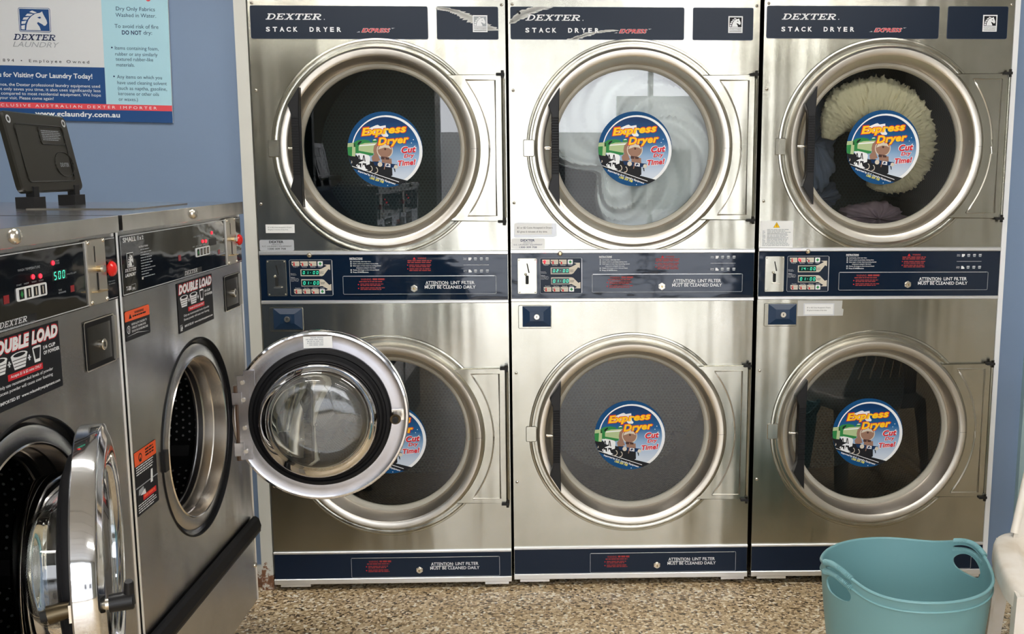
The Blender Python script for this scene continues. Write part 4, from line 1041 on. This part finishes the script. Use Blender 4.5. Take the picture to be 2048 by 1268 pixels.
    for k in range(4):
        a = x0+.004+k*.0192; mb.flat(_R(a, 1.2410, a+.0130, 1.2545), -.0061, 'blk'); mb.flat([(a+.0065, 1.2425), (a+.0105, 1.2475), (a+.0065, 1.2530), (a+.0025, 1.2475)] if k == 0 else _R(a+.005, 1.2425, a+.008, 1.2530), -.0064, 'green' if k == 0 else 'cream')
    mb.obj('button_pad', cp, smooth=0)
    for (a, z) in ((.4455 if idx == 0 else .4593, 1.2823), (.3866 if idx == 0 else .4013, 1.2682), (.4069 if idx == 0 else .4204, 1.2672)):
        mb = MB(); mb.dome(a, z, .0036, .002, -.0044, 'led', 12); mb.obj('indicator_light', cp)
    mb = MB(); mb.plate(_R(.441, 1.2555, .484, 1.2700), -.0046, -.004, 'black'); digits(mb, '500', .4420, 1.2568, .4800, 1.2688, -.0050, 'digit') if idx == 0 else None; mb.obj('display', cp, smooth=0)
    # coin slide
    mb = MB(); mb.plate(rr(.5480, 1.2035, .6130, 1.3080, .002), -.0072, -.004, 'ring', .001)
    for a, z in ((.5535, 1.3035), (.6065, 1.3045), (.5545, 1.2085), (.6075, 1.2085)): mb.dome(a, z, .0035, .0028, -.0072, 'bolt', 12)
    mb.flat(_R(.5725, 1.2715, .5755, 1.2970), -.0075, 'dark'); mb.flat(_R(.5760, 1.2260, .5820, 1.2540), -.0075, 'dark')
    mb.tube([(.580, -.007, 1.2605), (.580, -.016, 1.2605)], .0050, 'brass', 14); mb.tube([(.580, -.015, 1.2605), (.580, -.019, 1.2605)], .0062, 'bolt', 14)
    mb.plate(rr(.5560, 1.2240, .5900, 1.2262, .001), -.018, -.007, 'brass'); mb.obj('coin_slot', cp)
    mb = MB(); mb.tube([(.6270, -.004, 1.2555), (.6270, -.008, 1.2555)], .008, 'redknob', 14); mb.lathe([(.0090, -.006), (.0125, -.008), (.0125, -.011), (.010, -.0145), (.005, -.0165), (.0001, -.017)], .6270, 1.2555, 'redknob', 24); mb.obj('red_button', cp)
    # coin box
    mb = MB(); a0, c0, a1, c1 = .5330, 1.1015, .6365, 1.1780
    mb.ring2(rr(a0-.002, c0-.002, a1+.003, c1+.002, .005), rr(a0, c0, a1, c1, .004), -.002, 'ring')
    mb.plate(rr(a0, c0, a1, c1, .004), -.0016, 0, 'blackdull'); mb.box(a1-.006, -.006, c0+.002, a1+.003, 0, c1-.002, 'ring')
    q = [(a0+.008, c0+.008), (a1-.014, c0+.008), (a1-.014, c1-.008), (a0+.008, c1-.008)]; q2 = [(a0+.03, c0+.022), (a1-.034, c0+.022), (a1-.034, c1-.020), (a0+.03, c1-.020)]
    mb.add([(x, -.002, z) for x, z in q]+[(x, -.0035, z) for x, z in q2], [(0, 1, 5, 4), (1, 2, 6, 5), (2, 3, 7, 6), (3, 0, 4, 7), (4, 5, 6, 7)], 'olive')
    cb = mb.obj('coin_box', t, smooth=20); mb = MB(); mb.cyl(.5820, 1.1370, .0095, -.010, -.003, 'bolt', 18); mb.box(.581, -.0108, 1.133, .583, -.0098, 1.141, 'dark'); mb.obj('key_lock', cb)
    if idx == 1: warn_sticker(t); warn_sticker2(t)
    load_sticker(t)
    for (a, z) in ((.012, .4562), (WW-.010, .4562)):
        mb = MB(); mb.dome(a, z, .0065, .005, 0, 'bolt', 14); mb.obj('screw', t)
    washer_door_parts(t, phi, idx == 1)
    return t, top
w1, _ = washer(0, (WX, WN-WW-.012, 0), 'nearer washing machine, cut by the left edge, door ajar edge-on', radians(19.5))
w2, top2 = washer(1, (WX, WN, 0), 'farther washing machine beside the blue wall, round door swung wide open', radians(95))
# soap dispenser lid standing open on the far washer
mb = MB(); Hh, Wd = .158, .248     # built in lid frame: x along the row, z up the lid, -y toward the aisle
mb.plate(rr(0, 0, Wd, Hh, .014), -.006, .006, 'olive', .003)
mb.tube([(x, -.0062, z) for x, z in rr(.03, .020, Wd-.03, Hh-.024, .010)], .0018, 'olive', 6, True)
mb.tube([(x, -.0062, z) for x, z in rr(.118, .096, Wd-.032, Hh-.028, .006)], .0015, 'olive', 6, True)
mb.tube([(.190+.038*cos(k*pi/12), -.0062, .055+.026*sin(k*pi/12)) for k in range(24)], .0014, 'olive', 6, True)
mb.greek(.128, .102, Wd-.042, Hh-.034, 6, -.0066, 'grey', 88, .35, .2); mb.text('DEXTER', .172, .050, .208, .058, -.0066, 'grey')
for x in (.016, Wd-.016): mb.ring2(circ(x, Hh-.016, .008, 16), circ(x, Hh-.016, .0045, 16), -.0066, 'silver_label')
lid = mb.obj('soap_lid', w2, (.240, .277, 1.372), (-.19, 0, 0))
for k, x in enumerate((.022, .190)):
    mb = MB(); mb.box(x, .265, 1.3416, x+.046, .300, 1.3640, 'black'); mb.box(x+.014, .270, 1.350, x+.034, .286, 1.384, 'black')
    mb.v = [(a+.240, b2, c) for a, b2, c in mb.v]; mb.obj('lid_hinge', w2)
mb = MB(); mb.box(.225, .06, 1.3413, .505, .262, 1.3440, 'wtop'); mb.obj('soap_box_rim', w2)

mb = MB(); mb.box(-.44, -2.7, 0, WX-.075, WN+WW-.10, .363, 'concrete'); tag(mb.obj('machine_plinth'), 'low plinth carrying the two washing machines', 'plinth')
# black bumper rail along the washer fronts
mb = MB(); prof = [(.0005, .583), (.007, .583), (.014, .578), (.019, .560), (.017, .549), (.0005, .545)]
ys = [-2.7, -.908]; n = len(prof)
mb.add([(WX+.0032+a, y, z) for y in ys for a, z in prof], [tuple(range(n)), tuple(range(n, 2*n))[::-1]]+[(i, (i+1) % n, n+(i+1) % n, n+i) for i in range(n)], 'blackdull')
mb.box(WX+.012, -2.7, .546, WX+.0205, -.908, .550, 'black')
tag(mb.obj('bumper_rail', smooth=20), 'black rubber bumper rail running low along the washing machine fronts', 'rail')

# ------------------------------------------------------------------ poster on the wall behind the washers
pt = thing('wall_poster', 'white and blue laundry poster on the blue wall at top left', 'poster', (-.2645, WY-.004, 1.5609)); pt.rotation_euler = (0, radians(1.1), 0)
KX, KZ = .000524, .000511
def PX(zx, zy): return (zx-(1010+.0444*zy))*KX
def PZ(zx, zy): return ((743-.018*(1043-zx))-zy)*KZ
mb = MB(); TOP = .62; LEFT = -.95
mb.plate(_R(LEFT, 0, 0, TOP), -.006, 0, 'pwhite')
zc = 640*KX; xb = -(1043-645)*KX
y = -.0063
mb.flat(_R(-.206, .0545, 0, TOP), y, 'plight'); mb.flat(_R(LEFT, .0530, -.206, .168), y, 'pblue'); mb.flat(_R(LEFT, .0365, 0, .0545), y-.0002, 'pink'); mb.flat(_R(LEFT, 0, 0, .0365), y, 'pblue')
def PT(s2, zx0, zy, h, mat, bold=.0, shear=0., zx1=None, sx=1.):
    x0, z0 = PX(zx0, zy), PZ(zx0, zy)
    if zx1: mb.textw(s2, x0, PX(zx1, zy), z0, h*KZ, y-.0005, mat, bold, shear)
    else: mb.textl(s2, x0, z0, h*KZ, y-.0005, mat, bold, shear, sx)
hx0, hz0, hx1, hz1 = PX(134, 195), PZ(134, 195), PX(322, 195), PZ(134, 50)
mb.flat(rr(hx0, hz0, hx1, hz1, .006), y-.0002, 'pblue'); mb.flat(rr(hx0+.0015, hz0+.0015, hx1-.0015, hz1-.0015, .005), y-.0003, 'pwhite'); horse(mb, hx0+.003, hz0+.003, hx1-.003, hz1-.003, y-.0005, 'pwhite', 'pblue', .01)
wordmark(mb, 'DEXTER', PX(98, 243), PZ(98, 243), PX(356, 243), PZ(98, 243)+36*KZ, y-.0005, 'ink')
PT('LAUNDRY', 95, 284, 33, 'grey', .0, .3, 370)
mb.textw('S i n c e   1 8 9 4    •    E m p l o y e e   O w n e d', PX(-125, 380), PX(545, 380), PZ(200, 377), 19*KZ, y-.0005, 'blk')
PT('Thank you for Visiting Our Laundry Today!', -150, 462, 30, 'white', .02, 0, 563)
for k, (s2, xe) in enumerate((('For your convenience, the Dexter professional laundry equipment used', 608), ('in this laundry not only saves you time, it also uses significantly less', 611), ('water and energy compared to most residential equipment. We hope', 613), ('you have enjoyed your visit. Please come again!', 331))): PT(s2, -190, 515+k*27, 19, 'white', .0, 0, xe)
mb.textw('E X C L U S I V E   A U S T R A L I A N   D E X T E R   I M P O R T E R', PX(-40, 660), PX(948, 668), .0412, .0088, y-.0006, 'white')
mb.text('www.gclaundry.com.au', PX(222, 725), .0085, PX(728, 725), .0295, y-.0006, 'white', .03)
PT('Dry Only Fabrics', 705, 64, 24, 'ink', 0, 0, 935); PT('Washed in Water.', 703, 102, 24, 'ink', 0, 0, 942); PT('To avoid risk of fire', 697, 168, 24, 'ink', 0, 0, 956); PT('DO NOT', 740, 207, 25, 'ink', .03, 0, 856); PT('dry:', 868, 207, 24, 'ink', 0, 0, 918)
for zx, zy, s2, xe in ((698, 298, 'Items containing foam,', 957), (700, 334, 'rubber or any similarly', 951), (703, 365, 'textured rubber-like', 925), (706, 399, 'materials.', 815), (710, 472, 'Any items on which you', 978), (712, 507, 'have used cleaning solvent', 1007), (715, 541, '(such as naptha, gasoline,', 1008), (718, 574, 'kerosene or other oils', 960), (720, 608, 'or waxes.)', 834)): PT(s2, zx, zy, 22, 'ink', 0, 0, xe)
mb.flat(circ(PX(680, 290), PZ(680, 286), .0026, 12), y-.0005, 'ink'); mb.flat(circ(PX(692, 462), PZ(692, 460), .0026, 12), y-.0005, 'ink'); mb.flat(circ(PX(895, -4), PZ(895, -6), .008, 16), y-.0005, 'pink')
mb.obj('printed_sheet', pt, smooth=0)

# ------------------------------------------------------------------ teal basket
def boolean_cut(me, cutters, name):
    o = bpy.data.objects.new('tmp', me); COL.objects.link(o); cs = []
    for c in cutters:
        co = bpy.data.objects.new('tmpc', c); COL.objects.link(co); cs.append(co)
        md = o.modifiers.new('b', 'BOOLEAN'); md.operation = 'DIFFERENCE'; md.object = co; md.solver = 'EXACT'
    dg = bpy.context.evaluated_depsgraph_get(); dg.update()
    m2 = bpy.data.meshes.new_from_object(o.evaluated_get(dg)); m2.name = name
    for x in [o]+cs: bpy.data.objects.remove(x)
    return m2
BT0 = radians(199)
def rim_z(th):
    d = abs((th-BT0+pi/2) % pi-pi/2); return .405+.036*math.exp(-(d/.42)**2)
def basket_shell():
    R1, R0, T, n, k = .210, .162, .0045, 160, 22
    prof = [(.0, .012, 0)]
    V, Fc = [], []
    def ringv(f, ins, zlo=.010):
        for i in range(n):
            th = 2*pi*i/n; zt = rim_z(th); z = zlo+(zt-zlo)*f
            r = R0+(R1-R0)*(1-(1-f)**1.35)+.0*f-(T if ins else 0)
            if ins and f == 0: z += .006
            V.append((r*cos(th), r*sin(th), z))
    for j in range(k+1): ringv(j/k, False)
    for j in range(k, -1, -1): ringv(j/k, True)
    m_ = 2*(k+1)
    for j in range(m_-1):
        for i in range(n): q = (i+1) % n; Fc.append((j*n+i, j*n+q, (j+1)*n+q, (j+1)*n+i))
    Fc.append(tuple(range(n))[::-1]); Fc.append(tuple(range((m_-1)*n, m_*n)))
    b_ = MB(); b_.add(V, Fc, 'basket'); me = b_.mesh('tub', 50)
    bm = bmesh.new(); bm.from_mesh(me); bmesh.ops.recalc_face_normals(bm, faces=bm.faces); bm.to_mesh(me); bm.free(); return me
cut = []
def cutter(a, half, top, bot):
    c = MB(); q = 48; U = []
    for i in range(q):
        t = cos(2*pi*i/q); top_side = i <= q/2
        U.append((a+half*t, rim_z(a+half*t)-(top(t) if top_side else bot(t))))
    k = len(U); V = [(r_*cos(t), r_*sin(t), z) for r_ in (.17, .26) for t, z in U]
    Fc = [tuple(range(k)), tuple(range(k, 2*k))[::-1]]+[(i, k+i, k+(i+1) % k, (i+1) % k) for i in range(k)]
    c.add(V, Fc, 'basket'); me = c.mesh('c', 0); bm = bmesh.new(); bm.from_mesh(me); bmesh.ops.recalc_face_normals(bm, faces=bm.faces); bm.to_mesh(me); bm.free(); return me
for a in (BT0, BT0+pi):
    cut.append(cutter(a, .27, lambda t: .0128-.005*sqrt(max(0, 1-t*t)), lambda t: .0128+.006*sqrt(max(0, 1-t*t))))
    cut.append(cutter(a, .255, lambda t: .0300+.018*(1-sqrt(max(0, 1-t*t))), lambda t: .0480+.034*sqrt(max(0, 1-t*t))))
bk = thing('laundry_basket', 'round teal plastic tub with two rope handles in front of the right dryer', 'basket', (1.848, -.85, 0))
tub = boolean_cut(basket_shell(), cut, 'tub')
tub.polygons.foreach_set('use_smooth', [True]*len(tub.polygons)); tub.set_sharp_from_angle(angle=radians(50))
mk('tub', tub, bk)
mb = MB(); n = 180
for dz, ro, rad in ((0, .0, .0042), (-.024, .0015, .0030)):
    mb.tube([((.2095+ro)*cos(2*pi*i/n), (.2095+ro)*sin(2*pi*i/n), rim_z(2*pi*i/n)+dz) for i in range(n)] if dz == 0 else [((.2095+ro-.001)*cos(2*pi*i/n), (.2095+ro-.001)*sin(2*pi*i/n), rim_z(2*pi*i/n)+dz) for i in range(n)], rad, 'basket', 8, True)
mb.obj('rim', bk)
for a in (BT0, BT0+pi):
    mb = MB()
    for dz in (.001, -.0235):
        P, Rr = [], []
        for i in range(121):
            th = a-.27+.54*i/120; P.append((.211*cos(th), .211*sin(th), rim_z(th)+dz)); Rr.append(.0068+.0012*sin(i*1.6))
        mb.tube(P, Rr, 'basket', 10)
    mb.obj('rope_handle', bk)

# ------------------------------------------------------------------ white plastic chair, mostly outside the frame
ch = thing('plastic_chair', 'worn white plastic chair cut off by the right edge, beside the teal basket', 'chair', (2.278, -.978, 0), atan2(-.105, .39))
# local: +x to the chair's left-right width, -y is the front. seat .44 wide, .42 deep
def seat_mesh():
    mb = MB(); n, k = 96, 16; V, Fc = [], []
    def outline(a):
        e = 5.0; c, q = cos(a), sin(a); r = (abs(c)**e+abs(q)**e)**(-1/e)
        return .232*r*c*(1-.05*max(0, r*q)), .215*r*q
    prof = [(.0001, .436), (.35, .437), (.60, .440), (.70, .443), (.735, .449), (.76, .457), (.80, .460), (.90, .461), (.96, .459), (.985, .453), (1.0, .442), (1.004, .425), (1.006, .408), (.990, .406), (.985, .422), (.97, .438), (.9, .442), (.75, .436), (.5, .428), (.0001, .426)]
    for f, z in prof:
        for i in range(n):
            x, y = outline(2*pi*i/n); V.append((x*f, y*f, z-.010*max(0, -y*f/.215)**3))
    for j in range(len(prof)-1):
        for i in range(n): q = (i+1) % n; Fc.append((j*n+i, j*n+q, (j+1)*n+q, (j+1)*n+i))
    mb.add(V, Fc, 'chair')
    for k in range(6): mb.tube([(-.14, -.12+k*.05, .4385), (.14, -.12+k*.05, .4385)], .0022, 'chair', 6)
    return mb
seat_mesh().obj('seat', ch, smooth=60)
def leg(x0, y0, x1, y1, front):
    mb = MB(); pr = []; k = 14
    for i in range(k+1):
        f = i/k; x = x0+(x1-x0)*f; y = y0+(y1-y0)*f; z = .442*(1-f); wd = .052-.016*f+.02*max(0, .25-f)*2; th = .034-.008*f
        s1 = 1 if x0 > 0 else -1; s2 = 1 if y0 > 0 else -1
        pr.append([(x, y, z), (x-s1*wd, y, z), (x-s1*wd, y-s2*.006, z), (x-s1*.008, y-s2*.008, z), (x-s1*.008, y-s2*wd, z), (x, y-s2*wd, z)])
    V = [p for r_ in pr for p in r_]; Fc = [(5, 4, 3, 2, 1, 0), tuple(k*6+i for i in range(6))]
    for j in range(k):
        for i in range(6): Fc.append((j*6+i, j*6+(i+1) % 6, (j+1)*6+(i+1) % 6, (j+1)*6+i))
    mb.add(V, Fc, 'chair'); return mb
for (x0, y0, x1, y1, fr) in ((-.218, -.200, -.235, -.225, 1), (.218, -.200, .235, -.225, 1), (-.205, .190, -.222, .235, 0), (.205, .190, .222, .235, 0)): leg(x0, y0, x1, y1, fr).obj('leg', ch, smooth=40)
# back: curved panel with vertical slots
mb = MB(); V, Fc = [], []; nu, nv = 28, 16
for layer in (0, 1):
    for j in range(nv+1):
        f = j/nv; z = .452+.37*f; half = .172-.070*f; yb = .190+.11*f
        for i in range(nu+1):
            u = -1+2*i/nu; zz = z-(.055*u**4 if j == nv else .055*u**4*f)
            V.append((half*u, yb-.045*u*u+layer*.007, zz))
k = (nu+1)*(nv+1)
for j in range(nv):
    for i in range(nu):
        a = j*(nu+1)+i
        if 4 <= j <= 12 and i % 4 == 2: continue
        Fc.append((a, a+1, a+nu+2, a+nu+1)); Fc.append((k+a, k+a+nu+1, k+a+nu+2, k+a+1))
Bd = [i for i in range(nu+1)]+[(j+1)*(nu+1)+nu for j in range(nv)]+[nv*(nu+1)+nu-1-i for i in range(nu)]+[(nv-1-j)*(nu+1) for j in range(nv-1)]
for i in range(len(Bd)): p, q2 = Bd[i], Bd[(i+1) % len(Bd)]; Fc.append((p, k+p, k+q2, q2))
mb.add(V, Fc, 'chair'); mb.tube([V[b_] for b_ in Bd[nu:]], .011, 'chair', 8)
mb.obj('backrest', ch, smooth=60)
